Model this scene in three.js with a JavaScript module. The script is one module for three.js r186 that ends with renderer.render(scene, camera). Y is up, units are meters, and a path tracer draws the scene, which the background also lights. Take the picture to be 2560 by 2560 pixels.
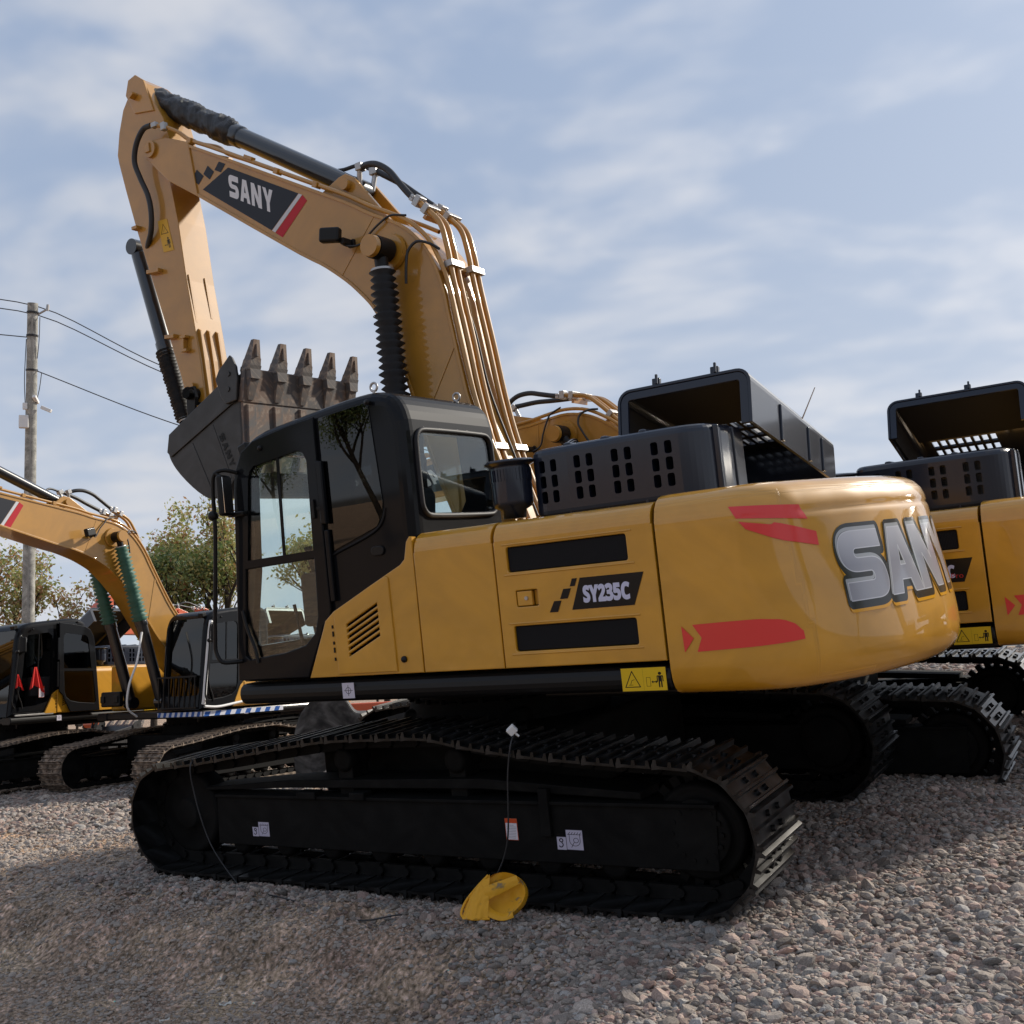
import * as THREE from 'three';
import { mergeGeometries, mergeVertices } from 'three/addons/utils/BufferGeometryUtils.js';
import { RoundedBoxGeometry } from 'three/addons/geometries/RoundedBoxGeometry.js';
import { ImprovedNoise } from 'three/addons/math/ImprovedNoise.js';
import { Brush, Evaluator, SUBTRACTION } from 'three-bvh-csg';

// ---------------------------------------------------------------- camera, sky, sun, exposure
const D = Math.PI / 180;
const scene = new THREE.Scene();
const camera = new THREE.PerspectiveCamera(51.79, 1, 0.1, 900);
camera.position.set(4.061, 1.65, 6.529);
camera.rotation.set(8.5 * D, 31.5355 * D, -3.0 * D, 'YXZ');
scene.add(camera);
const renderer = new THREE.WebGLRenderer({ antialias: true });
renderer.toneMapping = THREE.LinearToneMapping;
renderer.toneMappingExposure = 1.1;
renderer.shadowMap.enabled = true;

const SUN = new THREE.Vector3(0.40, 0.53, -0.75).normalize();
const sun = new THREE.DirectionalLight(new THREE.Color(1.0, 0.92, 0.80), 4.6);
sun.position.copy(SUN).multiplyScalar(60);
sun.castShadow = true;
sun.shadow.mapSize.set(4096, 4096);
Object.assign(sun.shadow.camera, { left: -30, right: 30, top: 30, bottom: -30, near: 1, far: 160 });
sun.shadow.radius = 6;
scene.add(sun, sun.target);

let seed = 7;
const rnd = () => { seed = (seed * 1664525 + 1013904223) >>> 0; return seed / 4294967296; };
const rr = (a, b) => a + (b - a) * rnd();
const NZ = new ImprovedNoise();
const noise = (x, y, z) => NZ.noise(x, y, z);
function fbm(x, y, z, o = 4) { let s = 0, a = 0.5, f = 1; for (let i = 0; i < o; i++) { s += a * noise(x * f, y * f, z * f + i * 7.3); f *= 2.03; a *= 0.5; } return s; }
const sst = (a, b, x) => { const t = Math.min(1, Math.max(0, (x - a) / (b - a))); return t * t * (3 - 2 * t); };
const mix = (a, b, t) => a + (b - a) * t;

function makeSky() {
  const W = 2048, H = 1024, d = new Float32Array(W * H * 4);
  for (let j = 0; j < H; j++) {
    const el = ((j + 0.5) / H - 0.5) * Math.PI, sy = Math.sin(el), cy = Math.cos(el);
    for (let i = 0; i < W; i++) {
      const az = ((i + 0.5) / W - 0.5) * 2 * Math.PI;
      const x = cy * Math.cos(az), z = cy * Math.sin(az);
      const up = Math.max(sy, 0);
      const k = Math.pow(1 - up, 2.6);
      let r = mix(0.285, 0.62, k), g = mix(0.385, 0.685, k), b = mix(0.575, 0.78, k);
      const mu = Math.max(0, x * SUN.x + sy * SUN.y + z * SUN.z);
      const gl = 0.26 * Math.pow(mu, 5) + 1.0 * Math.pow(mu, 44);
      r += gl; g += gl * 0.97; b += gl * 0.92;
      // thin high cloud, drawn out into streaks
      const q = 1 / (up + 0.22), px = x * q, pz = z * q;
      const a = px * 0.93 - pz * 0.37, c = px * 0.37 + pz * 0.93;
      const wx = fbm(a * 0.9 + 3, c * 1.1, 1.7, 3) * 0.9;
      const st = fbm(a * 2.0 + wx * 1.4, c * 3.2 + wx * 1.3, 4.2, 6);
      const br = fbm(a * 0.8 + 9, c * 1.0 + 2, 8.8, 4);
      const puff = fbm(a * 3.1 + wx * 1.5, c * 4.4, 6.1, 5);
      const fine = fbm(a * 7 + wx * 3, c * 12, 2.2, 4);
      let cl = sst(-0.28, 0.62, st * 1.15 + br * 0.8 + puff * 0.95 + fine * 0.42 + 0.06);
      cl *= 0.78;
      const wcol = 0.70 + 0.22 * Math.pow(mu, 3);
      r = mix(r, wcol, cl); g = mix(g, wcol * 1.015, cl); b = mix(b, wcol * 1.07, cl);
      if (sy < 0) { const t = sst(0, -0.12, sy); r = mix(r, 0.2, t); g = mix(g, 0.18, t); b = mix(b, 0.16, t); }
      const o = (j * W + i) * 4;
      d[o] = r; d[o + 1] = g; d[o + 2] = b; d[o + 3] = 1;
    }
  }
  const t = new THREE.DataTexture(d, W, H, THREE.RGBAFormat, THREE.FloatType);
  t.mapping = THREE.EquirectangularReflectionMapping;
  t.magFilter = t.minFilter = THREE.LinearFilter; t.wrapS = THREE.RepeatWrapping; t.needsUpdate = true;
  return t;
}
const sky = makeSky();
scene.background = sky; scene.environment = sky;
scene.backgroundIntensity = 0.9; scene.environmentIntensity = 0.9;

// ---------------------------------------------------------------- textures
function dataTex(n, fn, srgb, rep = 1) {
  const d = new Uint8Array(n * n * 4);
  for (let j = 0; j < n; j++) for (let i = 0; i < n; i++) { const c = fn(i / n, j / n), o = (j * n + i) * 4; d[o] = c[0] * 255; d[o + 1] = c[1] * 255; d[o + 2] = c[2] * 255; d[o + 3] = 255; }
  const t = new THREE.DataTexture(d, n, n); t.wrapS = t.wrapT = THREE.RepeatWrapping; t.magFilter = THREE.LinearFilter; t.minFilter = THREE.LinearMipmapLinearFilter; t.generateMipmaps = true;
  if (srgb) t.colorSpace = THREE.SRGBColorSpace; t.repeat.set(rep, rep); t.needsUpdate = true; return t;
}
function tileN(u, v, f, z, o = 4) { // tiling noise on a torus
  const a = u * 2 * Math.PI, b = v * 2 * Math.PI, r = f / (2 * Math.PI);
  return fbm(Math.cos(a) * r + 5, Math.sin(a) * r + Math.cos(b) * r * 1.3, Math.sin(b) * r + z, o);
}
const cl01 = x => Math.min(1, Math.max(0, x));
const dustTex = dataTex(512, (u, v) => { const n = 0.955 + 0.10 * tileN(u, v, 5, 2, 5) + 0.05 * tileN(u, v, 13, 6, 3); const s = cl01(n); return [s, s, s]; }, true, 0.7);
const rippleTex = dataTex(256, (u, v) => { const n = cl01(0.5 + 0.9 * tileN(u, v, 3, 21, 3)); return [n, n, n]; }, false, 0.8);
const roughTex = dataTex(512, (u, v) => { const n = cl01(0.55 + 0.9 * tileN(u, v, 6, 12, 5)); return [n, n, n]; }, false, 0.9);
const grimeTex = dataTex(512, (u, v) => { const n = cl01(0.62 + 0.9 * tileN(u, v, 7, 5, 6)); return [n, n * (0.96 + 0.05 * n), n * (0.92 + 0.08 * n)]; }, true, 1.1);
const rustTex = dataTex(512, (u, v) => {
  const n = tileN(u, v, 4, 9, 6), m = tileN(u, v, 22, 31, 4), st = tileN(u * 1, v, 3, 51, 3);
  const k = sst(-0.12, 0.22, n + 0.5 * m), w = sst(0.05, 0.3, m + st * 0.6);
  return [mix(mix(0.38, 0.46, k), 0.58, w * 0.6), mix(mix(0.37, 0.395, k), 0.54, w * 0.6), mix(mix(0.37, 0.355, k), 0.50, w * 0.6)];
}, true, 0.9);
function tileP(u, v, f, z, o = 4) { // tiling noise: four shifted copies blended across the tile
  const w = [(1 - u) * (1 - v), u * (1 - v), (1 - u) * v, u * v], k = Math.hypot(...w);
  return (w[0] * fbm(u * f, v * f, z, o) + w[1] * fbm((u - 1) * f, v * f, z, o) + w[2] * fbm(u * f, (v - 1) * f, z, o) + w[3] * fbm((u - 1) * f, (v - 1) * f, z, o)) / k;
}
const soilTex = dataTex(1024, (u, v) => {
  const n = tileP(u, v, 9, 3.3, 5), m = tileP(u, v, 70, 8.1, 3), p = tileP(u, v, 3, 17.7, 3);
  const b = cl01(0.60 + 0.36 * n + 0.62 * m + 0.12 * p);
  return [b * 1.01, b * (0.93 + 0.05 * p), b * (0.87 + 0.12 * m)];
}, true, 0.55);
const soilBump = dataTex(1024, (u, v) => { const n = cl01(0.5 + 0.5 * tileP(u, v, 30, 4.4, 4) + 0.7 * tileP(u, v, 95, 9.9, 3)); return [n, n, n]; }, false, 0.8);
const barkTex = dataTex(256, (u, v) => { const n = cl01(0.5 + 0.9 * tileN(u, v * 0.3, 10, 2, 5)); return [n, n * 0.95, n * 0.9]; }, true, 2);
const concTex = dataTex(512, (u, v) => { const n = cl01(0.62 + 0.35 * tileN(u, v, 7, 6, 6) + 0.2 * tileN(u, v, 60, 2, 3)); return [n, n * 0.99, n * 0.95]; }, true, 0.6);
const netBump = dataTex(256, (u, v) => { const a = Math.abs(((u * 12 + v * 12) % 1 + 1) % 1 - 0.5), b = Math.abs(((u * 12 - v * 12) % 1 + 1) % 1 - 0.5); const n = a < 0.14 || b < 0.14 ? 1 : 0.15; return [n, n, n]; }, false, 4);
const meshTex = dataTex(256, (u, v) => { const q = 16, fx = (u * q) % 1, fy = (v * q + (Math.floor(u * q) % 2) * 0.5) % 1; const dd = Math.hypot(fx - 0.5, fy - 0.5); const n = dd < 0.34 ? 0.1 : 0.75; return [n, n, n]; }, true, 6);

// ---------------------------------------------------------------- materials
const L = (r, g, b) => new THREE.Color().setRGB(r, g, b);
const P = o => new THREE.MeshPhysicalMaterial(o);
const mat = {
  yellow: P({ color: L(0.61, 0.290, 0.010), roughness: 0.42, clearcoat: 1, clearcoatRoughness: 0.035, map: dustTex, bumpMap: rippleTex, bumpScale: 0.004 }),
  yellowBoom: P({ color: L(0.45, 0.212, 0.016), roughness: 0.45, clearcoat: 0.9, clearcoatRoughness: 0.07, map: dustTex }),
  orange: P({ color: L(0.62, 0.10, 0.02), roughness: 0.5, clearcoat: 0.4, clearcoatRoughness: 0.2, map: dustTex }),
  black: P({ color: L(0.006, 0.0056, 0.0056), roughness: 0.5, specularIntensity: 0.4, clearcoat: 0.15, clearcoatRoughness: 0.14 }),
  cab: P({ color: L(0.0055, 0.006, 0.0075), roughness: 0.5, specularIntensity: 0.1, clearcoat: 0.28, clearcoatRoughness: 0.05 }),
  cover: P({ color: L(0.009, 0.013, 0.026), roughness: 0.42, specularIntensity: 0.3, clearcoat: 0.8, clearcoatRoughness: 0.12 }),
  frame: P({ color: L(0.006, 0.0058, 0.0056), roughness: 0.75, specularIntensity: 0.4, map: grimeTex }),
  chain: P({ color: L(0.008, 0.0075, 0.007), roughness: 0.75, specularIntensity: 0.4, map: grimeTex }),
  shoe: P({ color: L(0.05, 0.051, 0.054), roughness: 0.34, metalness: 0.45, clearcoat: 0.15, clearcoatRoughness: 0.25, map: grimeTex }),
  shoeWorn: P({ color: L(0.48, 0.36, 0.27), roughness: 0.75, map: grimeTex }),
  rubber: P({ color: L(0.008, 0.008, 0.010), roughness: 0.6, specularIntensity: 0.6, clearcoat: 0.08, clearcoatRoughness: 0.4 }),
  greenBoot: P({ color: L(0.02, 0.10, 0.065), roughness: 0.55, clearcoat: 0.2, clearcoatRoughness: 0.4 }),
  hose: P({ color: L(0.018, 0.018, 0.02), roughness: 0.5 }),
  cyl: P({ color: L(0.006, 0.007, 0.010), roughness: 0.3, clearcoat: 0.7, clearcoatRoughness: 0.06 }),
  net: P({ color: L(0.012, 0.012, 0.013), roughness: 0.5, clearcoat: 0.35, clearcoatRoughness: 0.25, bumpMap: netBump, bumpScale: 0.012 }),
  chrome: P({ color: L(0.7, 0.7, 0.7), metalness: 1, roughness: 0.18 }),
  steel: P({ color: L(0.42, 0.41, 0.40), metalness: 0.75, roughness: 0.42 }),
  bucket: P({ color: L(0.024, 0.024, 0.027), roughness: 0.5, clearcoat: 0.3, clearcoatRoughness: 0.3, map: grimeTex }),
  rust: P({ color: L(1, 0.98, 0.96), roughness: 0.85, map: rustTex, bumpMap: roughTex, bumpScale: 0.004 }),
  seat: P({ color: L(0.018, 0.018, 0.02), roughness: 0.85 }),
  glass: P({ color: L(0.92, 0.97, 0.96), transmission: 1, thickness: 0, roughness: 0.0, ior: 1.5 }),
  glassDark: P({ color: L(0.11, 0.12, 0.13), transmission: 1, thickness: 0, roughness: 0.0, ior: 1.55 }),
  mesh: P({ color: L(0.03, 0.03, 0.034), roughness: 0.7, specularIntensity: 0.3, map: meshTex }),
  dark: P({ color: L(0.02, 0.02, 0.02), roughness: 0.9 }),
  red: P({ color: L(0.70, 0.025, 0.022), roughness: 0.4, clearcoat: 0.5, clearcoatRoughness: 0.12 }),
  redCloth: P({ color: L(0.55, 0.02, 0.015), roughness: 0.9 }),
  white: P({ color: L(0.72, 0.71, 0.69), roughness: 0.6 }),
  blue: P({ color: L(0.03, 0.14, 0.45), roughness: 0.6 }),
  bag: P({ color: L(0.60, 0.34, 0.02), roughness: 0.65 }),
  mirror: P({ color: L(0.8, 0.8, 0.8), metalness: 1, roughness: 0.05 }),
  bark: P({ color: L(0.13, 0.105, 0.085), roughness: 0.95, map: barkTex, bumpMap: barkTex, bumpScale: 0.01 }),
  concrete: P({ color: L(0.86, 0.87, 0.87), roughness: 0.92, map: concTex }),
  wire: P({ color: L(0.03, 0.03, 0.032), roughness: 0.6 }),
  soil: P({ color: L(1, 0.93, 0.83), roughness: 1, map: soilTex, bumpMap: soilBump, bumpScale: 0.026, vertexColors: true }),
};

// ---------------------------------------------------------------- geometry helpers
const V3 = (x, y, z) => new THREE.Vector3(x, y, z);
function uvBox(g) { // uv in metres from the dominant direction of each face
  const p = g.attributes.position, n = g.attributes.normal, uv = new Float32Array(p.count * 2);
  for (let i = 0; i < p.count; i++) {
    const ax = Math.abs(n.getX(i)), ay = Math.abs(n.getY(i)), az = Math.abs(n.getZ(i));
    const x = p.getX(i), y = p.getY(i), z = p.getZ(i);
    if (az >= ax && az >= ay) { uv[2 * i] = x; uv[2 * i + 1] = y; } else if (ax >= ay) { uv[2 * i] = z; uv[2 * i + 1] = y; } else { uv[2 * i] = x; uv[2 * i + 1] = z; }
  }
  g.setAttribute('uv', new THREE.BufferAttribute(uv, 2)); return g;
}
const strip = g => { let q = g.index ? g.toNonIndexed() : g; for (const k of Object.keys(q.attributes)) if (!['position', 'normal', 'uv'].includes(k)) q.deleteAttribute(k); if (!q.attributes.normal) q.computeVertexNormals(); q.morphAttributes = {}; q.clearGroups(); return q; };
const MG = a => { const l = [].concat(a).flat(9).map(g => uvBox(strip(g))); return l.length === 1 ? l[0] : mergeGeometries(l, false); };
const tf = (g, x = 0, y = 0, z = 0, rx = 0, ry = 0, rz = 0) => { g.applyMatrix4(new THREE.Matrix4().makeRotationFromEuler(new THREE.Euler(rx, ry, rz)).setPosition(x, y, z)); return g; };
function box(x0, x1, y0, y1, z0, z1, r = 0.012) { // rounded box between limits
  const w = x1 - x0, h = y1 - y0, d = z1 - z0, m = Math.min(w, h, d);
  const g = r > 0 && m > 0.004 ? new RoundedBoxGeometry(w, h, d, 2, Math.min(r, m * 0.45)) : new THREE.BoxGeometry(w, h, d);
  return tf(g, (x0 + x1) / 2, (y0 + y1) / 2, (z0 + z1) / 2);
}
function boxc(cx, cy, cz, w, h, d, r = 0.01, rz = 0, ry = 0, rx = 0) { const g = r > 0 ? new RoundedBoxGeometry(w, h, d, 2, Math.min(r, Math.min(w, h, d) * 0.45)) : new THREE.BoxGeometry(w, h, d); return tf(g, cx, cy, cz, rx, ry, rz); }
function shape(pts, holes = []) { const s = new THREE.Shape(pts.map(p => new THREE.Vector2(p[0], p[1]))); for (const h of holes) s.holes.push(new THREE.Path(h.map(p => new THREE.Vector2(p[0], p[1])))); return s; }
function ext(pts, z0, z1, bevel = 0.008, holes = [], seg = 2) { // prism in the x-y plane between z0 and z1, outline kept
  const g = new THREE.ExtrudeGeometry(shape(pts, holes), { depth: z1 - z0 - 2 * bevel, bevelEnabled: bevel > 0, bevelSize: bevel, bevelOffset: -bevel, bevelThickness: bevel, bevelSegments: seg, curveSegments: 8, steps: 1 });
  return tf(g, 0, 0, z0 + bevel);
}
function extPlan(pts, y0, y1, bevel = 0.02, seg = 3) { // plan outline [x,z], raised from y0 to y1, top edge rounded
  const g = new THREE.ExtrudeGeometry(shape(pts.map(p => [p[0], -p[1]])), { depth: y1 - y0 - 2 * bevel, bevelEnabled: bevel > 0, bevelSize: bevel, bevelOffset: -bevel, bevelThickness: bevel, bevelSegments: seg, curveSegments: 8 });
  return tf(g, 0, y0 + bevel, 0, -Math.PI / 2);
}
function rrect(x0, x1, y0, y1, r, n = 5) { const o = []; for (const [cx, cy, a] of [[x1 - r, y1 - r, 0], [x0 + r, y1 - r, 90], [x0 + r, y0 + r, 180], [x1 - r, y0 + r, 270]]) for (let i = 0; i <= n; i++) { const t = (a + 90 * i / n) * D; o.push([cx + r * Math.cos(t), cy + r * Math.sin(t)]); } return o; }
function smooth(pts, per = 5, closed = false) { const c = new THREE.CatmullRomCurve3(pts.map(p => V3(p[0], p[1], p[2] || 0)), closed, 'centripetal'); return c.getPoints(pts.length * per).map(p => pts[0].length > 2 ? [p.x, p.y, p.z] : [p.x, p.y]); }
function rod(a, b, r0, r1 = r0, n = 20, open = false) { const A = V3(...a), B = V3(...b), d = B.clone().sub(A), l = d.length(); const g = new THREE.CylinderGeometry(r1, r0, l, n, 1, open); g.applyQuaternion(new THREE.Quaternion().setFromUnitVectors(V3(0, 1, 0), d.normalize())); const m = A.add(B).multiplyScalar(0.5); g.translate(m.x, m.y, m.z); return g; }
function lathe(a, b, prof, n = 24) { // prof: [distance along a->b, radius]
  const A = V3(...a), d = V3(...b).sub(A).normalize(); const g = new THREE.LatheGeometry(prof.map(p => new THREE.Vector2(Math.max(p[1], 0.0001), p[0])), n);
  g.applyQuaternion(new THREE.Quaternion().setFromUnitVectors(V3(0, 1, 0), d)); g.translate(A.x, A.y, A.z); return g;
}
function tube(pts, r, seg = 0, n = 8, tension = true) { const c = tension ? new THREE.CatmullRomCurve3(pts.map(p => V3(...p)), false, 'centripetal') : (() => { const q = new THREE.CurvePath(); for (let i = 0; i + 1 < pts.length; i++) q.add(new THREE.LineCurve3(V3(...pts[i]), V3(...pts[i + 1]))); return q; })(); return new THREE.TubeGeometry(c, seg || pts.length * 6, r, n, false); }
const names = new Map();
const numbered = n => { const k = names.get(n) || 0; names.set(n, k + 1); return k ? n + '_' + String(k).padStart(3, '0') : n; };
function part(name, geos, m, parent, label) { const o = new THREE.Mesh(geos.isBufferGeometry && geos.userData.ready ? geos : MG(geos), m); o.geometry.userData.ready = true; o.name = name; parent.add(o); if (label) o.userData.label = label; return o; }
function thing(name, label, category, group) { const g = new THREE.Group(); g.name = numbered(name); g.userData = { label, category, kind: 'thing' }; if (group) g.userData.group = group; scene.add(g); return g; }
function solo(name, geos, m, label, category, group) { const o = new THREE.Mesh(MG(geos), m); o.name = numbered(name); o.userData = { label, category, kind: 'thing' }; if (group) o.userData.group = group; scene.add(o); return o; }
const cache = new Map();
const memo = (k, f) => { if (!cache.has(k)) { const g = MG(f()); g.userData.ready = true; cache.set(k, g); } return cache.get(k); };
const csg = new Evaluator(); csg.useGroups = false; csg.attributes = ['position', 'normal', 'uv'];
function cut(base, cuts) { let a = new Brush(MG([base])); a.updateMatrixWorld(); for (const c of cuts) { const b = new Brush(MG([c])); b.updateMatrixWorld(); a = csg.evaluate(a, b, SUBTRACTION); a.updateMatrixWorld(); } return a.geometry; }
function canvasTex(w, h, draw) { const c = document.createElement('canvas'); c.width = w; c.height = h; const x = c.getContext('2d'); draw(x, w, h); const t = new THREE.CanvasTexture(c); t.colorSpace = THREE.SRGBColorSpace; t.anisotropy = 8; return t; }
function decalMat(w, h, draw, o = {}) { return P({ map: canvasTex(w, h, draw), roughness: 0.5, specularIntensity: 0.4, clearcoat: 0.2, clearcoatRoughness: 0.15, ...o }); }
const plate = (name, m, parent, x0, x1, y0, y1, z, label) => quad(name, [[x0, y0, z], [x1, y0, z], [x1, y1, z], [x0, y1, z]], m, parent, label); // printed sheet facing +z
function quad(name, c, m, parent, label, th = 0.002) { // printed sheet through four corners (bl, br, tr, tl), with thickness behind
  const [a, b, cc, d] = c.map(p => V3(...p)); const n = b.clone().sub(a).cross(d.clone().sub(a)).normalize().multiplyScalar(th);
  const f = [a, b, cc, d], k = f.map(p => p.clone().add(n));
  const pos = [], uv = [], U = [[0, 0], [1, 0], [1, 1], [0, 1]];
  const add = (p, q, r, u1, u2, u3) => { for (const [v, u] of [[p, u1], [q, u2], [r, u3]]) { pos.push(v.x, v.y, v.z); uv.push(...u); } };
  add(k[0], k[1], k[2], U[0], U[1], U[2]); add(k[0], k[2], k[3], U[0], U[2], U[3]);
  for (let i = 0; i < 4; i++) { const j = (i + 1) % 4; add(f[i], f[j], k[j], U[i], U[j], U[j]); add(f[i], k[j], k[i], U[i], U[j], U[i]); }
  const g = new THREE.BufferGeometry(); g.setAttribute('position', new THREE.Float32BufferAttribute(pos, 3)); g.setAttribute('uv', new THREE.Float32BufferAttribute(uv, 2)); g.computeVertexNormals();
  const o = new THREE.Mesh(g, m); o.name = name; if (label) o.userData.label = label; parent.add(o); return o;
}
// ---------------------------------------------------------------- printed matter
const LET = {
  S: c => { c.moveTo(1, 0); c.lineTo(0.35, 0); c.quadraticCurveTo(0, 0, 0, 0.28); c.quadraticCurveTo(0, 0.6, 0.35, 0.6); c.lineTo(0.6, 0.6); c.quadraticCurveTo(0.68, 0.6, 0.68, 0.67); c.quadraticCurveTo(0.68, 0.74, 0.6, 0.74); c.lineTo(0.04, 0.74); c.lineTo(0.04, 1); c.lineTo(0.66, 1); c.quadraticCurveTo(1, 1, 1, 0.7); c.quadraticCurveTo(1, 0.4, 0.66, 0.4); c.lineTo(0.4, 0.4); c.quadraticCurveTo(0.32, 0.4, 0.32, 0.33); c.quadraticCurveTo(0.32, 0.26, 0.4, 0.26); c.lineTo(1, 0.26); c.closePath(); },
  A: c => { for (const p of [[[0, 1], [0.3, 0], [0.7, 0], [1, 1], [0.7, 1], [0.64, 0.8], [0.36, 0.8], [0.3, 1]], [[0.42, 0.58], [0.58, 0.58], [0.5, 0.28]]]) { p.forEach((q, i) => i ? c.lineTo(...q) : c.moveTo(...q)); c.closePath(); } },
  N: c => { [[0, 1], [0, 0], [0.34, 0], [0.7, 0.55], [0.7, 0], [1, 0], [1, 1], [0.66, 1], [0.3, 0.45], [0.3, 1]].forEach((q, i) => i ? c.lineTo(...q) : c.moveTo(...q)); c.closePath(); },
  Y: c => { [[0, 0], [0.33, 0], [0.5, 0.34], [0.67, 0], [1, 0], [0.65, 0.62], [0.65, 1], [0.35, 1], [0.35, 0.62]].forEach((q, i) => i ? c.lineTo(...q) : c.moveTo(...q)); c.closePath(); },
};
function word(c, txt, x, y, w, h, gap, paint, ax = 1, ay = 0, dx = 0, dy = 1) { // letters in a box; (ax,ay) runs along the line, (dx,dy) down
  const n = txt.length, lw = (w - gap * (n - 1)) / n;
  for (let i = 0; i < n; i++) { c.save(); const o = i * (lw + gap); c.transform(lw * ax, lw * ay, h * dx, h * dy, x + o * ax, y + o * ay); c.beginPath(); LET[txt[i]](c); c.restore(); paint(c); }
}
const poly = (c, pts, f) => { c.beginPath(); pts.forEach((p, i) => i ? c.lineTo(...p) : c.moveTo(...p)); c.closePath(); c.fillStyle = f; c.fill(); };
const cutout = { alphaTest: 0.5, transparent: false };
const dec = {};
dec.boom = decalMat(1160, 384, c => {
  const X = e => (e + 0.45) * 800, Y = e => (0.08 - e) * 800;
  const p = a => a.map(q => [X(q[0]), Y(q[1])]);
  poly(c, p([[0.0, 0], [0.87, 0], [0.70, -0.355], [-0.23, -0.25], [-0.12, -0.13]]), '#23262e');
  poly(c, p([[0.875, 0], [0.915, 0], [0.745, -0.36], [0.705, -0.355]]), '#c9cacf');
  poly(c, p([[0.92, 0], [0.985, -0.03], [0.84, -0.375], [0.75, -0.362]]), '#b3202c');
  poly(c, p([[-0.13, 0.02], [-0.045, 0.02], [-0.07, -0.06], [-0.155, -0.06]]), '#23262e');
  poly(c, p([[-0.25, -0.045], [-0.155, -0.075], [-0.18, -0.15], [-0.275, -0.125]]), '#23262e');
  poly(c, p([[-0.37, -0.11], [-0.265, -0.14], [-0.295, -0.225], [-0.40, -0.2]]), '#23262e');
  word(c, 'SANY', X(0.02), Y(-0.05), 0.56 * 800, 0.215 * 800, 14, q => { q.fillStyle = '#d3d4d8'; q.fill('evenodd'); }, 1, 0, 0.42, 0.80);
}, cutout);
dec.rear = decalMat(1600, 400, c => {
  const g = c.createLinearGradient(0, 60, 0, 330); g.addColorStop(0, '#b9bbc2'); g.addColorStop(0.5, '#8d8f98'); g.addColorStop(1, '#9a9ca4');
  const a = [c, 'SANY', 50, 60, 1490, 270, 6];
  c.lineJoin = 'round';
  c.save(); c.translate(0, 22); word(...a, q => { q.strokeStyle = '#d99a10'; q.lineWidth = 46; q.stroke(); q.fillStyle = '#d99a10'; q.fill('nonzero'); }); c.restore();
  word(...a, q => { q.strokeStyle = '#20221f'; q.lineWidth = 64; q.stroke(); q.fillStyle = '#20221f'; q.fill('nonzero'); });
  c.save(); c.translate(-7, -9); word(...a, q => { q.strokeStyle = '#9fa3a6'; q.lineWidth = 14; q.stroke(); }); c.restore();
  word(...a, q => { q.fillStyle = g; q.fill('evenodd'); q.strokeStyle = '#c9cbd1'; q.lineWidth = 4; q.stroke(); });
}, { ...cutout, roughness: 0.3, clearcoat: 0.8, clearcoatRoughness: 0.08 });
const modelDecal = (txt, sub) => decalMat(1024, 400, c => {
  poly(c, [[470 - 90, 20], [1010, 20], [890, 380], [270, 380]], '#0d0c0d');
  poly(c, [[300, 20], [352, 20], [322, 108], [270, 108]], '#0d0c0d'); poly(c, [[200, 130], [280, 130], [236, 244], [156, 244]], '#0d0c0d'); poly(c, [[92, 262], [170, 262], [122, 390], [34, 390]], '#0d0c0d');
  c.fillStyle = '#c4c6de'; c.strokeStyle = '#c4c6de'; c.lineWidth = 20; c.textBaseline = 'alphabetic';
  c.save(); c.translate(sub ? 330 : 395, 300); c.scale(0.58, 1.04); c.font = 'bold 236px sans-serif'; c.fillText(txt, 0, 0); c.strokeText(txt, 0, 0); c.restore();
  if (sub) { c.fillStyle = '#c0272a'; c.font = '96px sans-serif'; c.fillText(sub, 740, 318); }
}, cutout);
function man(c, x, y, s) { c.fillStyle = '#141208'; c.beginPath(); c.arc(x, y - 0.86 * s, 0.1 * s, 0, 7); c.fill(); c.fillRect(x - 0.17 * s, y - 0.73 * s, 0.34 * s, 0.08 * s); c.fillRect(x - 0.11 * s, y - 0.73 * s, 0.22 * s, 0.4 * s); c.fillRect(x - 0.2 * s, y - 0.7 * s, 0.06 * s, 0.36 * s); c.fillRect(x + 0.14 * s, y - 0.7 * s, 0.06 * s, 0.36 * s); c.fillRect(x - 0.11 * s, y - 0.36 * s, 0.085 * s, 0.4 * s); c.fillRect(x + 0.03 * s, y - 0.36 * s, 0.085 * s, 0.4 * s); }
function arrow2(c, x0, x1, y, s) { c.fillStyle = '#141208'; c.fillRect(x0 + s, y - s * 0.25, x1 - x0 - 2 * s, s * 0.5); poly(c, [[x0, y], [x0 + s, y - s * 0.8], [x0 + s, y + s * 0.8]], '#141208'); poly(c, [[x1, y], [x1 - s, y - s * 0.8], [x1 - s, y + s * 0.8]], '#141208'); }
function triSign(c, x, y, w, h) { c.strokeStyle = '#141208'; c.lineWidth = w * 0.06; c.lineJoin = 'round'; c.beginPath(); c.moveTo(x, y + h); c.lineTo(x + w / 2, y); c.lineTo(x + w, y + h); c.closePath(); c.stroke(); }
dec.warn = decalMat(512, 280, c => {
  c.fillStyle = '#d8b21c'; c.fillRect(0, 0, 512, 280); c.strokeStyle = '#7a6410'; c.lineWidth = 2; c.strokeRect(1, 1, 510, 278); c.beginPath(); c.moveTo(250, 10); c.lineTo(250, 270); c.stroke();
  triSign(c, 40, 40, 170, 190); c.lineWidth = 5; c.beginPath(); c.moveTo(80, 205); c.lineTo(130, 205); c.moveTo(100, 200); c.lineTo(118, 150); c.lineTo(150, 140); c.stroke();
  c.lineWidth = 4; c.strokeRect(285, 120, 44, 105); arrow2(c, 338, 412, 175, 22); man(c, 440, 235, 185);
});
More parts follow.
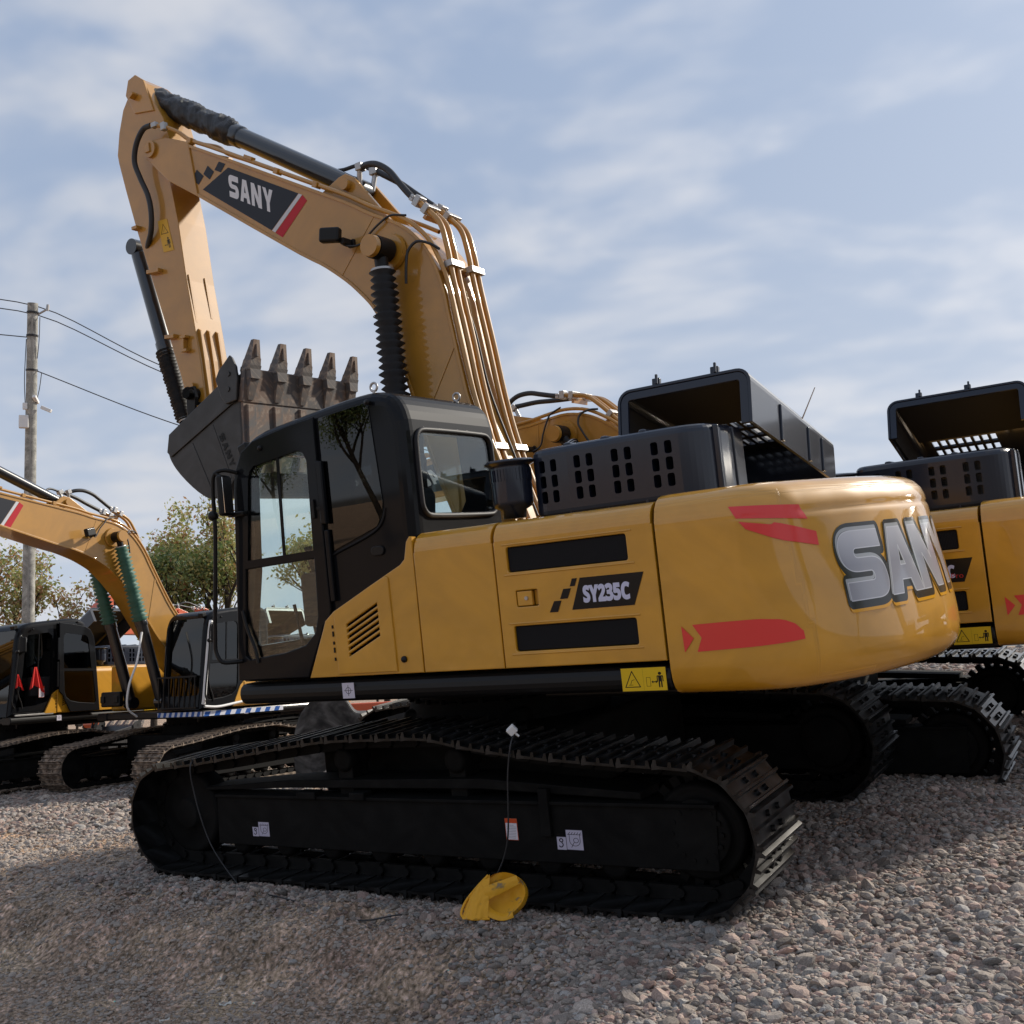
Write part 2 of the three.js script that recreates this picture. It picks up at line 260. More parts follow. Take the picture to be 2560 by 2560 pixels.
dec.stickWarn = decalMat(200, 440, c => { c.fillStyle = '#d0a233'; c.fillRect(0, 0, 200, 440); triSign(c, 30, 60, 140, 130); c.lineWidth = 4; c.beginPath(); c.moveTo(80, 170); c.lineTo(110, 120); c.stroke(); man(c, 140, 390, 150); arrow2(c, 50, 112, 350, 16); });
dec.hook = decalMat(300, 240, c => {
  c.clearRect(0, 0, 300, 240); c.fillStyle = '#b9b4c6'; c.fillRect(105, 4, 190, 232); c.fillRect(4, 92, 104, 144); c.strokeStyle = '#2a2630'; c.lineWidth = 6;
  c.strokeRect(108, 7, 184, 226); c.beginPath(); c.moveTo(125, 60); c.lineTo(280, 60); for (let i = 0; i < 5; i++) { c.moveTo(135 + i * 30, 60); c.lineTo(155 + i * 30, 34); } c.moveTo(145, 60); c.lineTo(145, 130); c.moveTo(260, 60); c.lineTo(260, 130); c.stroke();
  c.beginPath(); c.arc(202, 130, 57, 0, Math.PI); c.stroke(); c.beginPath(); c.arc(215, 125, 26, 0, 7); c.moveTo(195, 145); c.lineTo(160, 205); c.stroke();
  c.lineWidth = 12; c.beginPath(); c.arc(52, 130, 18, 0, 7); c.stroke(); c.beginPath(); c.moveTo(52, 150); c.quadraticCurveTo(86, 180, 52, 205); c.quadraticCurveTo(30, 210, 28, 190); c.stroke();
}, cutout);
dec.swing = decalMat(160, 260, c => { c.fillStyle = '#c8c3cf'; c.fillRect(0, 0, 160, 260); c.strokeStyle = '#2c2a33'; c.lineWidth = 7; c.beginPath(); c.ellipse(80, 130, 34, 52, 0, 0, 7); c.moveTo(20, 130); c.lineTo(140, 130); c.moveTo(80, 40); c.lineTo(80, 220); c.stroke(); });
dec.tag = decalMat(160, 260, c => { c.fillStyle = '#d4cfd6'; c.fillRect(0, 0, 160, 260); c.fillStyle = '#c64a22'; c.fillRect(0, 0, 160, 56); c.strokeStyle = '#b8583a'; c.lineWidth = 6; c.strokeRect(3, 3, 154, 254); c.fillStyle = '#7c7880'; for (let i = 0; i < 9; i++) c.fillRect(20, 80 + i * 19, 90 + (i * 37) % 40, 4); });
dec.word = decalMat(512, 130, c => { word(c, 'SANY', 10, 8, 492, 114, 16, q => { q.fillStyle = '#8b8d8f'; q.fill('evenodd'); }); }, cutout);
dec.wordDark = decalMat(512, 130, c => { word(c, 'SANY', 10, 8, 492, 114, 22, q => { q.fillStyle = '#08080a'; q.fill('evenodd'); }); }, cutout);
dec.arrow = decalMat(400, 100, c => { poly(c, [[10, 18], [60, 34], [300, 34], [300, 12], [392, 50], [300, 88], [300, 66], [60, 66], [10, 84], [34, 50]], '#b0701c'); }, cutout);

// ---------------------------------------------------------------- the excavator
const Z0 = 1.36;                                     // outer face of the side panels
const FOOT = [0.1, 1.72], PIV = [-3.19, 5.91], BKT = [-3.0, 3.5];
const BZ = -0.30;                                    // middle plane of boom, stick and bucket
const boomTop = smooth([[-2.77, 5.84], [-2.49, 5.68], [-1.46, 5.08], [-1.0, 4.81], [-0.84, 4.70], [-0.64, 4.585], [-0.5, 4.49], [-0.4, 4.385], [-0.325, 4.28], [-0.27, 4.16], [-0.23, 4.03], [-0.205, 3.91], [-0.19, 3.78], [-0.165, 3.6], [-0.13, 3.35], [-0.08, 3.05], [0.04, 2.66], [0.2, 2.15], [0.26, 1.85]], 2);
const boomLow = smooth([[-0.04, 1.66], [-0.2, 1.95], [-0.45, 2.6], [-0.60, 3.2], [-0.66, 3.43], [-0.76, 3.7], [-0.88, 3.94], [-0.93, 4.01], [-1.0, 4.09], [-1.09, 4.185], [-1.21, 4.29], [-1.35, 4.40], [-1.52, 4.51], [-2.69, 5.355]], 2);
function offsetLine(pts, d) { return pts.map((p, i) => { const a = pts[Math.max(0, i - 1)], b = pts[Math.min(pts.length - 1, i + 1)]; const tx = b[0] - a[0], ty = b[1] - a[1], l = Math.hypot(tx, ty); return [p[0] - ty / l * d, p[1] + tx / l * d]; }); }
const band = (pts, d0, d1) => [...offsetLine(pts, d0), ...offsetLine(pts, d1).reverse()];

// counterweight surface: plan curve (from the left seam round the tail to the right seam) and a vertical profile
const cwPlan = (() => { // straight flank, corner arc, long tail arc
  const h = [], R2 = 2.0, x2 = 2.975 - R2, r = 0.42, xc = 2.2465, zc = Z0 - r, a0 = Math.atan2(zc, xc - x2);
  for (let i = 0; i <= 6; i++) h.push([mix(1.875, xc, i / 6), Z0]);
  for (let i = 1; i <= 14; i++) { const a = mix(Math.PI / 2, a0, i / 14); h.push([xc + r * Math.cos(a), zc + r * Math.sin(a)]); }
  for (let i = 1; i <= 22; i++) { const a = mix(a0, 0, i / 22); h.push([x2 + R2 * Math.cos(a), R2 * Math.sin(a)]); }
  return new THREE.CatmullRomCurve3([...h, ...h.slice(0, -1).reverse().map(p => [p[0], -p[1]])].map(p => V3(p[0], 0, p[1])), false, 'centripetal');
})();
cwPlan.arcLengthDivisions = 800;
const cwLen = cwPlan.getLength();
const cwProf = [[1.10, -0.20], [1.102, -0.12], [1.115, -0.07], [1.14, -0.035], [1.18, -0.012], [1.24, 0], [1.34, 0], [1.5, 0], [1.65, 0], [1.8, 0], [1.93, 0], [1.955, -0.002], [1.975, -0.012], [1.99, -0.004], [2.02, -0.008], [2.06, -0.022], [2.095, -0.05], [2.12, -0.09], [2.132, -0.14], [2.138, -0.22]];
function cwNormalSign() { const a = cwPlan.getPointAt(0.5), t = cwPlan.getTangentAt(0.5); return Math.sign(-t.z * a.x); }
const CWS = cwNormalSign();
function cwAt(s, y, lift = 0) {
  const u = Math.min(1, Math.max(0, s / cwLen)), p = cwPlan.getPointAt(u), t = cwPlan.getTangentAt(u);
  let o = 0; for (let i = 0; i + 1 < cwProf.length; i++) if (y >= cwProf[i][0] && y <= cwProf[i + 1][0]) o = mix(cwProf[i][1], cwProf[i + 1][1], (y - cwProf[i][0]) / Math.max(1e-6, cwProf[i + 1][0] - cwProf[i][0]));
  const back = sst(0.35, 1.1, Math.min(s, cwLen - s));
  if (y > 1.94 && y < 2.0) o *= mix(0.15, 1, back);
  o += lift + back * (0.05 - 0.10 * sst(1.25, 2.1, y));
  return V3(p.x - t.z * o * CWS, y, p.z + t.x * o * CWS);
}
function gridGeo(nu, nv, f) { const pos = [], uv = [], idx = []; for (let j = 0; j <= nv; j++) for (let i = 0; i <= nu; i++) { const p = f(i / nu, j / nv); pos.push(p.x, p.y, p.z); uv.push(i / nu, j / nv); } for (let j = 0; j < nv; j++) for (let i = 0; i < nu; i++) { const a = j * (nu + 1) + i, b = a + 1, c = a + nu + 1, d = c + 1; idx.push(a, b, d, a, d, c); } const g = new THREE.BufferGeometry(); g.setAttribute('position', new THREE.Float32BufferAttribute(pos, 3)); g.setAttribute('uv', new THREE.Float32BufferAttribute(uv, 2)); g.setIndex(idx); g.computeVertexNormals(); return g; }
function cwGeo() {
  const n = 150, ys = []; for (let i = 0; i + 1 < cwProf.length; i++) { const [a, b] = [cwProf[i][0], cwProf[i + 1][0]]; const k = b - a > 0.08 ? 3 : 1; for (let q = 0; q < k; q++) ys.push(mix(a, b, q / k)); } ys.push(2.138);
  const m = ys.length - 1;
  const g = gridGeo(n, m, (u, v) => cwAt(u * cwLen, ys[Math.round(v * m)]));
  // inner top, inner bottom and the flat front face close the body
  const top = gridGeo(n, 1, (u, v) => { const p = cwAt(u * cwLen, 2.138); return v ? V3(1.88, 2.14, p.z * 0.96) : p; });
  const bot = gridGeo(n, 1, (u, v) => { const p = cwAt(u * cwLen, 1.10); return v ? p : V3(1.88, 1.098, p.z * 0.96); });
  const front = box(1.872, 1.90, 1.12, 2.1, -1.3, 1.3, 0);
  return [g, top, bot, front];
}
function cwPatch(s0, s1, y0, y1, lift, n = 24) { const g = gridGeo(n, 6, (u, v) => cwAt(mix(s0, s1, u), mix(y0, y1, v), lift)); return g; }
function cwPoly(topL, botL, lift = 0.004, n = 14) { const ip = (l, u) => { for (let i = 0; i + 1 < l.length; i++) if (u <= (i + 1) / (l.length - 1) + 1e-9) { const t = u * (l.length - 1) - i; return [mix(l[i][0], l[i + 1][0], t), mix(l[i][1], l[i + 1][1], t)]; } return l[l.length - 1]; }; return gridGeo(n, 3, (u, v) => { const a = ip(botL, u), b = ip(topL, u); return cwAt(mix(a[0], b[0], v), mix(a[1], b[1], v), lift); }); }

// crawler track
const trackPath = (() => {
  const p = [], ci = [-1.905, 0.385, 0.385], cs = [1.90, 0.40, 0.40];
  for (let i = 0; i <= 12; i++) { const a = (270 - 180 * i / 12) * D; p.push([ci[0] + ci[2] * Math.cos(a), ci[1] + ci[2] * Math.sin(a)]); }
  p.push([-1.5, 0.812], [-1.06, 0.87], [-0.7, 0.915], [-0.4, 0.945], [0.0, 0.955], [0.35, 0.955], [0.65, 0.905], [1.0, 0.86], [1.45, 0.825]);
  for (let i = 0; i <= 12; i++) { const a = (90 - 180 * i / 12) * D; p.push([cs[0] + cs[2] * Math.cos(a), cs[1] + cs[2] * Math.sin(a)]); }
  for (const x of [1.4, 0.7, 0, -0.7, -1.4]) p.push([x, 0]);
  return new THREE.CatmullRomCurve3(p.map(q => V3(q[0], q[1], 0)), true, 'centripetal');
})();
const NSHOE = 51;
const shoeGeo = () => { // plate with three bars and bolt heads, local x along the track, y outward (bar tips at 0)
  const pr = [[-0.098, -0.052], [-0.098, -0.030], [-0.088, -0.0], [-0.074, -0.0], [-0.068, -0.030], [-0.012, -0.032], [-0.007, -0.006], [0.007, -0.006], [0.012, -0.032], [0.066, -0.032], [0.072, -0.006], [0.085, -0.006], [0.092, -0.036], [0.096, -0.046], [0.06, -0.046], [-0.06, -0.046]];
  const g = [ext(pr, -0.3, 0.3, 0)];
  for (const [x, z] of [[-0.04, -0.075], [-0.04, 0.075], [0.04, -0.06], [0.04, 0.06]]) { const b = new THREE.CylinderGeometry(0.017, 0.019, 0.022, 6); g.push(tf(b, x, -0.022, z)); }
  return g;
};
function frameAt(u) { const p = trackPath.getPointAt(u), t = trackPath.getTangentAt(u); return [p, Math.atan2(t.y, t.x)]; }
function addTrack(root, side, opt) {
  const zc = side * 1.19;
  const chain = memo('chain' + side, () => {
    const g = [], n = NSHOE;
    for (let i = 0; i < n; i++) {
      const [p, a] = frameAt(i / n), [q, b] = frameAt((i + 0.5) / n);
      for (const s of [-1, 1]) { g.push(tf(new THREE.BoxGeometry(0.17, 0.075, 0.028), p.x + Math.sin(a) * 0.085, p.y - Math.cos(a) * 0.085, zc + s * 0.075, 0, 0, a)); }
      g.push(tf(new THREE.CylinderGeometry(0.024, 0.024, 0.22, 8), q.x + Math.sin(b) * 0.09, q.y - Math.cos(b) * 0.09, zc, Math.PI / 2));
    }
    return g;
  });
  const tr = part('crawler_track', chain, mat.chain, root);
  const sg = memo('shoe', shoeGeo);
  for (let i = 0; i < NSHOE; i++) { const [p, a] = frameAt((i + 0.25) / NSHOE); const m = new THREE.Mesh(sg, opt.worn ? mat.shoeWorn : mat.shoe); m.name = 'track_shoe'; m.position.set(p.x, p.y, zc); m.rotation.z = a; tr.add(m); }
  const zo = zc + side * 0.14;
  part('track_frame', memo('tframe' + side, () => [
    ext([[-1.58, 0.20], [2.0, 0.215], [2.02, 0.545], [-1.56, 0.525]], Math.min(zo, zo - side * 0.03), Math.max(zo, zo - side * 0.03), 0.006),
    box(-1.55, 1.8, 0.2, 0.52, zc - 0.1, zc + 0.1, 0.01),
    ext([[-1.56, 0.515], [2.02, 0.535], [2.02, 0.555], [-1.56, 0.535]], Math.min(zo + side * 0.02, zc), Math.max(zo + side * 0.02, zc), 0.004),
    boxc(-0.45, 0.62, zc, 0.12, 0.2, 0.16), boxc(0.41, 0.63, zc, 0.12, 0.2, 0.16),
    box(1.0, 1.06, 0.36, 0.62, Math.min(zo - 0.005, zo + side * 0.03), Math.max(zo + 0.005, zo + side * 0.03), 0.004),
    ext([[-1.7, 0.55], [-0.9, 0.58], [0.6, 0.6], [1.6, 0.56], [1.6, 0.6], [0.6, 0.66], [-0.9, 0.63], [-1.7, 0.57]], zc - 0.12, zc + 0.12, 0.006),
    boxc(-0.72, 0.545, zo - side * 0.01, 0.16, 0.05, 0.09), boxc(-0.3, 0.548, zo - side * 0.01, 0.12, 0.05, 0.09),
  ]), mat.frame, tr);
  const disc = (x, y, r, w, hub) => lathe([x, y, zc - w], [x, y, zc + w], [[0, 0], [0, hub], [0.03, hub], [0.05, r * 0.82], [0.03, r * 0.9], [0.06, r], [2 * w - 0.06, r], [2 * w - 0.03, r * 0.9], [2 * w - 0.05, r * 0.82], [2 * w - 0.03, hub], [2 * w, hub], [2 * w, 0]], 36);
  part('idler_wheel', memo('idler' + side, () => [disc(-1.905, 0.385, 0.285, 0.12, 0.10)]), mat.frame, tr);
  part('drive_sprocket', memo('sprock' + side, () => { const g = [disc(1.9, 0.40, 0.25, 0.13, 0.17)]; for (let i = 0; i < 21; i++) { const a = i / 21 * Math.PI * 2; g.push(tf(new THREE.BoxGeometry(0.055, 0.05, 0.06), 1.9 + Math.cos(a) * 0.275, 0.4 + Math.sin(a) * 0.275, zc, 0, 0, a)); } for (let i = 0; i < 14; i++) { const a = i / 14 * Math.PI * 2; g.push(tf(new THREE.CylinderGeometry(0.014, 0.014, 0.03, 6), 1.9 + Math.cos(a) * 0.135, 0.4 + Math.sin(a) * 0.135, zc + side * 0.13, Math.PI / 2)); } return g; }), mat.frame, tr);
  const rg = memo('carrier', () => [lathe([0, 0, -0.1], [0, 0, 0.1], [[0, 0], [0, 0.05], [0.01, 0.075], [0.07, 0.075], [0.08, 0.06], [0.12, 0.06], [0.13, 0.075], [0.19, 0.075], [0.2, 0.05], [0.2, 0]], 20)]);
  for (const x of [-0.45, 0.41]) { const r = part('carrier_roller', rg, mat.frame, tr); r.position.set(x, 0.755, zc); }
  const lg = memo('roller', () => [lathe([0, 0, -0.12], [0, 0, 0.12], [[0, 0], [0, 0.06], [0.02, 0.085], [0.08, 0.085], [0.09, 0.07], [0.15, 0.07], [0.16, 0.085], [0.22, 0.085], [0.24, 0.06], [0.24, 0]], 18)]);
  for (let i = 0; i < 8; i++) { const r = part('track_roller', lg, mat.frame, tr); r.position.set(-1.4 + i * 0.4, 0.215, zc); }
  return tr;
}

function cylinderParts(root, name, a, b, bodyFrac, r, o = {}) { // hydraulic cylinder from base pin a to rod pin b
  const A = V3(...a), B = V3(...b), d = B.clone().sub(A), l = d.length(), at = t => A.clone().addScaledVector(d, t / l).toArray();
  const lb = l * bodyFrac;
  const body = part(name, [lathe(at(0.06), b, [[0, 0], [0, r * 0.95], [0.02, r], [lb - 0.16, r], [lb - 0.155, r * 1.13], [lb - 0.07, r * 1.13], [lb - 0.06, r * 1.04], [lb - 0.02, r * 1.04], [lb - 0.01, r * 0.9], [lb, 0]], 28), rod([a[0], a[1], a[2] - r * 1.0], [a[0], a[1], a[2] + r * 1.0], r * 1.05, r * 1.05, 22)], mat.cyl, root);
  part('piston_rod', [rod(at(lb - 0.08), at(l - 0.05), r * 0.55, r * 0.55, 18), rod([b[0], b[1], b[2] - r * 0.9], [b[0], b[1], b[2] + r * 0.9], r * 0.95, r * 0.95, 22)], o.boot || o.net ? mat.black : mat.chrome, body);
  if (o.boot) { const n = o.folds || 26, x0 = lb - 0.03, x1 = l - (o.end || 0.16), pr = [[0, r * 0.9]]; for (let i = 0; i < n; i++) { const t = i / n, w = (o.r0 || r) * (1 - 0.12 * t); const st = (x1 - x0) / n; pr.push([st * (i + 0.25), w * (0.74 + 0.03 * Math.sin(i * 2.3))], [st * (i + 0.75), w * (1.18 + 0.05 * Math.sin(i * 1.7))]); } pr.push([x1 - x0, r * 0.8]); part('dust_boot', [lathe(at(x0), b, pr, 22)], o.boot, body); part('boot_clamp', [lathe(at(x1 - 0.02), b, [[0, r * 0.86], [0, r * 0.93], [0.03, r * 0.93], [0.03, r * 0.86]], 22)], mat.steel, body); }
  if (o.net) { // crumpled protective sleeve
    const x0 = lb - 0.03, x1 = l - 0.13, u = V3(0, 0, 1), w = u.clone().cross(d).normalize();
    part('net_sleeve', [gridGeo(40, 64, (s, v) => { const an = -s * Math.PI * 2, x = mix(x0, x1, v); const k = r * (1.32 + 0.24 * noise(v * 14, Math.cos(an) * 1.6, Math.sin(an) * 1.6) + 0.14 * noise(v * 42, Math.cos(an) * 4, Math.sin(an) * 4 + 5) + 0.12 * Math.sin(v * 13) * 0.4) * Math.min(1, 0.72 + 6 * Math.min(v, 1 - v)); const c = A.clone().addScaledVector(d, x / l); return c.addScaledVector(u, Math.cos(an) * k).addScaledVector(w, Math.sin(an) * k); })], mat.net, body);
  }
  return body;
}
const rot2 = (p, c, a) => { const x = p[0] - c[0], y = p[1] - c[1]; return [c[0] + x * Math.cos(a) - y * Math.sin(a), c[1] + x * Math.sin(a) + y * Math.cos(a)]; };
const rotM = (c, a, s = 1) => new THREE.Matrix4().makeTranslation(c[0], c[1], BZ).multiply(new THREE.Matrix4().makeRotationZ(a)).multiply(new THREE.Matrix4().makeScale(s, s, 1)).multiply(new THREE.Matrix4().makeTranslation(-c[0], -c[1], -BZ));
function cabShell() {
  const prof = smooth([[-1.25, 1.27], [-1.215, 1.6], [-1.135, 2.5], [-1.105, 2.69], [-1.03, 2.83], [-0.92, 2.895], [-0.59, 2.945], [-0.05, 3.0], [0.13, 2.995], [0.25, 2.95], [0.315, 2.84], [0.33, 2.6], [0.33, 2.0], [0.32, 1.27]], 3);
  const clean = prof.filter((p, i) => i === 0 || Math.hypot(p[0] - prof[i - 1][0], p[1] - prof[i - 1][1]) > 0.015);
  const out = ext(clean, 0.30, 1.33, 0.085, [], 5);
  const cx = -0.46, cy = 2.12, inn = clean.map(p => [cx + (p[0] - cx) * 0.915, cy + (p[1] - cy) * 0.93]);
  const hole = ext(inn, 0.36, 1.27, 0.04);
  return cut(out, [hole,
    ext([[-1.0, 2.0], [-0.95, 2.62], [-0.9, 2.69], [-0.5, 2.74], [-0.42, 2.68], [-0.42, 1.62], [-0.52, 1.50], [-0.75, 1.44], [-1.12, 1.42]], 0.1, 1.6, 0),
    ext([[-0.29, 2.87], [0.03, 2.89], [0.06, 2.33], [0.0, 2.24], [-0.29, 2.14]], 0.1, 1.6, 0),
    tf(ext(rrect(-1.22, -0.42, 2.225, 2.72, 0.07), 0.2, 0.6, 0), 0, 0, 0, 0, Math.PI / 2, 0),
    tf(ext(rrect(-1.24, -0.40, 1.5, 2.78, 0.07), -1.6, -0.95, 0), 0, 0, 0, 0, Math.PI / 2, 0),
  ]);
}
const upper = [[-1.045, 2.065], [-0.975, 2.6], [-0.955, 2.655], [-0.91, 2.69], [-0.52, 2.735], [-0.46, 2.71], [-0.435, 2.65], [-0.45, 2.075]];
const lower = [[-1.065, 2.015], [-1.135, 1.45], [-1.1, 1.425], [-0.78, 1.455], [-0.6, 1.495], [-0.51, 1.565], [-0.475, 1.67], [-0.46, 2.03]];
const doorOutline = [[-1.222, 1.29], [-1.11, 2.51], [-1.085, 2.66], [-1.01, 2.79], [-0.9, 2.848], [-0.59, 2.895], [-0.36, 2.915], [-0.362, 1.70], [-0.375, 1.66], [-0.44, 1.60], [-0.475, 1.52], [-0.60, 1.29]];
const panelTop = 2.105;
// side panel: flat face with openings up to y=1.99, then a rounded shoulder running in over the deck
function sidePanel(x0, x1, holes, lowPts) {
  const face = ext(lowPts || [[x0, 1.285], [x1, 1.285], [x1, 1.99], [x0, 1.99]], Z0 - 0.05, Z0, 0.006, holes);
  const sh = [[Z0 - 0.05, 1.984], [Z0, 1.984]]; for (let i = 0; i <= 8; i++) { const a = i / 8 * 90 * D; sh.push([Z0 - 0.11 + 0.11 * Math.cos(a), 1.995 + 0.11 * Math.sin(a)]); } sh.push([Z0 - 0.45, 2.115], [Z0 - 0.45, 2.09]);
  const top = tf(ext(sh.map(p => [-p[0], p[1]]), x0 + 0.006, x1 - 0.006, 0.005), 0, 0, 0, 0, Math.PI / 2, 0);
  return [face, top];
}
function buildExcavator(o) {
  const R = thing(o.name, o.label, 'excavator', 'excavators parked in the yard');
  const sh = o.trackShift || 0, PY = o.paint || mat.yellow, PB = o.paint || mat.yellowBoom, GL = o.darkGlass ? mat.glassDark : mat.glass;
  for (const s of [1, -1]) { const t = addTrack(R, s, o); t.position.x += sh; if (s === 1 && o.trackLabels) o.trackLabels(t); }
  const low = part('lower_frame', memo('lower', () => [box(-0.9, 0.9, 0.42, 0.86, -0.98, 0.98, 0.04), box(-0.5, 0.5, 0.5, 0.95, -0.6, 0.6, 0.05), rod([0, 0.86, 0], [0, 1.0, 0], 0.72, 0.68, 40)]), mat.frame, R); low.position.x += sh;
  part('turntable', memo('turn', () => { const g = [rod([0, 0.98, 0], [0, 1.14, 0], 0.63, 0.63, 40)]; for (let i = 0; i < 30; i++) { const a = i / 30 * 6.283; g.push(tf(new THREE.CylinderGeometry(0.018, 0.018, 0.03, 6), Math.cos(a) * 0.69, 1.01, Math.sin(a) * 0.69)); } return g; }), mat.frame, R);
  const pf = part('platform', memo('platform', () => {
    const rail = s => { const pr = []; for (let i = 0; i <= 8; i++) { const a = (-90 + 180 * i / 8) * D; pr.push([1.30 + 0.055 * Math.cos(a), 1.195 + 0.068 * Math.sin(a)]); } pr.push([1.1, 1.263], [1.1, 1.127]); return tf(ext(pr.map(p => [-p[0] * s, p[1]]).sort(() => 0), -1.23, 1.87, 0.012), 0, 0, 0, 0, Math.PI / 2, 0); };
    return [rail(1), rail(-1), box(-1.1, 1.86, 1.13, 1.255, -1.15, 1.15, 0.01), box(-1.21, -1.08, 1.14, 1.25, -1.2, 1.2, 0.02), box(-0.5, 1.4, 1.02, 1.14, -0.42, 0.42, 0.02), box(0.9, 1.86, 1.06, 1.14, -1.0, 1.0, 0.02)];
  }), mat.black, R);
  plate('warning_label', dec.warn, pf, 1.59, 1.845, 1.135, 1.255, 1.3555);
  plate('swing_label', dec.swing, pf, -0.33, -0.235, 1.15, 1.245, 1.3555);
  // ---- house panels
  const g1 = rrect(0.965, 1.705, 1.815, 1.955, 0.015, 3), g2 = rrect(0.965, 1.715, 1.375, 1.515, 0.015, 3), lt = rrect(1.0, 1.14, 1.62, 1.71, 0.01, 3);
  const vent = (k) => { const y = 1.405 + k * 0.036; return [[-0.235, y], [0.02, y + 0.115], [0.02, y + 0.133], [-0.235, y + 0.018]]; };
  const corner = part('corner_panel', memo('corner', () => [ext([[-0.585, 1.285], [0.312, 1.285], [0.318, 2.085], [0.30, 2.09], [0.275, 2.06], [0.25, 1.96], [0.215, 1.93], [-0.02, 1.83], [-0.34, 1.69], [-0.415, 1.635], [-0.44, 1.58]], Z0 - 0.05, Z0, 0.006, [[[-0.26, 1.385], [0.045, 1.385], [0.045, 1.74], [-0.26, 1.62]]])]), PY, R);
  const fdoor = part('service_door', memo('fdoor', () => [ext([[-0.335, 1.30], [0.125, 1.30], [0.12, 1.86], [0.10, 1.875], [-0.02, 1.825], [-0.33, 1.69]], Z0 - 0.012, Z0 + 0.012, 0.006, [0, 1, 2, 3, 4, 5].map(vent))]), PY, corner);
  part('rubber_plug', memo('plug', () => [lathe([0.18, 1.37, Z0], [0.18, 1.37, 1.4], [[0, 0], [0, 0.02], [0.012, 0.019], [0.022, 0.01], [0.024, 0]], 14)]), mat.rubber, corner);
  part('hinge_marks', memo('hmarks', () => [0, 1, 2, 3, 4].map(i => box(-0.362, -0.35, 1.385 + i * 0.05, 1.405 + i * 0.05 + (i % 2) * 0.012, Z0, Z0 + 0.006, 0.002))), mat.black, corner);
  part('side_panel', memo('spanB', () => sidePanel(0.322, 0.876, [])), PY, R);
  const sd = part('side_panel', memo('spanC', () => sidePanel(0.884, 1.86, [g1, g2, lt])), PY, R);
  part('grille', memo('gr1', () => [ext(rrect(0.967, 1.703, 1.817, 1.953, 0.014, 3), Z0 - 0.045, Z0 - 0.014, 0.004)]), mat.mesh, sd);
  part('grille', memo('gr2', () => [ext(rrect(0.967, 1.713, 1.377, 1.513, 0.014, 3), Z0 - 0.045, Z0 - 0.014, 0.004)]), mat.mesh, sd);
  part('latch', memo('latch', () => [box(1.004, 1.10, 1.624, 1.706, Z0 - 0.03, Z0 - 0.004, 0.005), box(1.10, 1.136, 1.624, 1.706, Z0 - 0.05, Z0 - 0.035, 0.002)]), PY, sd);
  part('lock_cylinder', memo('lockc', () => [rod([1.065, 1.665, Z0 - 0.01], [1.065, 1.665, Z0 + 0.004], 0.011, 0.011, 14)]), mat.steel, sd);
  for (const y of [1.8, 1.97, 1.36, 1.53]) part('embossed_edge', memo('emb' + y, () => [tube([[0.94, y, Z0 - 0.002], [1.74, y, Z0 - 0.002]], 0.006)]), PY, sd);
  if (o.model) plate('model_decal', o.model, sd, 1.185, 1.795, 1.572, 1.758, Z0 + 0.0005);
  part('engine_deck', memo('deck', () => [box(0.9, 1.86, 1.5, 2.085, 0.86, 0.95, 0.03), box(0.33, 0.88, 1.3, 2.08, 0.5, 1.0, 0.02), box(0.9, 1.86, 1.5, 2.085, -1.28, -1.0, 0.03)]), PY, R);
  part('right_panel', memo('rpan', () => [box(-0.95, 1.86, 1.28, 2.1, -1.36, -0.95, 0.06)]), PY, R);
  part('engine_block', memo('engine', () => [box(1.0, 1.8, 1.3, 2.1, -0.8, 0.9, 0.05), box(1.2, 1.7, 2.05, 2.22, -0.5, 0.3, 0.04), box(0.35, 0.9, 1.26, 1.6, -0.55, 0.45, 0.04), tube([[1.3, 2.2, 0.3], [1.5, 2.3, 0.1], [1.75, 2.25, -0.2], [1.8, 2.1, -0.4]], 0.06)]), mat.dark, R);
  // ---- counterweight
  const cw = part('counterweight', memo('cw', cwGeo), PY, R);
  cw.geometry.userData.ready = true;
  const rd = mat.red;
  const sticker = (n, a, b) => { const m = new THREE.Mesh(cache.get(n) || (cache.set(n, cwPoly(a, b)), cache.get(n)), rd); m.name = 'reflective_sticker'; cw.add(m); };
  sticker('st1', [[0.40, 2.025], [0.78, 2.0]], [[0.435, 1.962], [0.82, 1.925]]);
  sticker('st2', [[0.445, 1.945], [0.60, 1.915], [0.62, 1.925], [0.86, 1.86]], [[0.475, 1.905], [0.60, 1.85], [0.66, 1.83], [0.86, 1.79]]);
  sticker('st3', [[0.085, 1.455], [0.145, 1.391]], [[0.09, 1.322], [0.145, 1.389]]);
  sticker('st4', [[0.145, 1.458], [0.30, 1.462], [0.48, 1.465], [0.60, 1.452], [0.655, 1.425], [0.685, 1.39]], [[0.188, 1.39], [0.30, 1.39], [0.48, 1.39], [0.60, 1.39], [0.655, 1.39], [0.688, 1.388]]);
  sticker('st5', [[0.188, 1.3905], [0.30, 1.3905], [0.48, 1.3905], [0.60, 1.3905], [0.655, 1.3905], [0.688, 1.3885]], [[0.158, 1.322], [0.28, 1.326], [0.46, 1.332], [0.58, 1.338], [0.645, 1.343], [0.692, 1.348]]);
  { const m = new THREE.Mesh(cache.get('rearword') || (cache.set('rearword', cwPatch(cwLen / 2 - 1.105, cwLen / 2 + 0.30, 1.405, 1.92, 0.004, 60)), cache.get('rearword')), dec.rear); m.name = 'rear_lettering'; cw.add(m); }
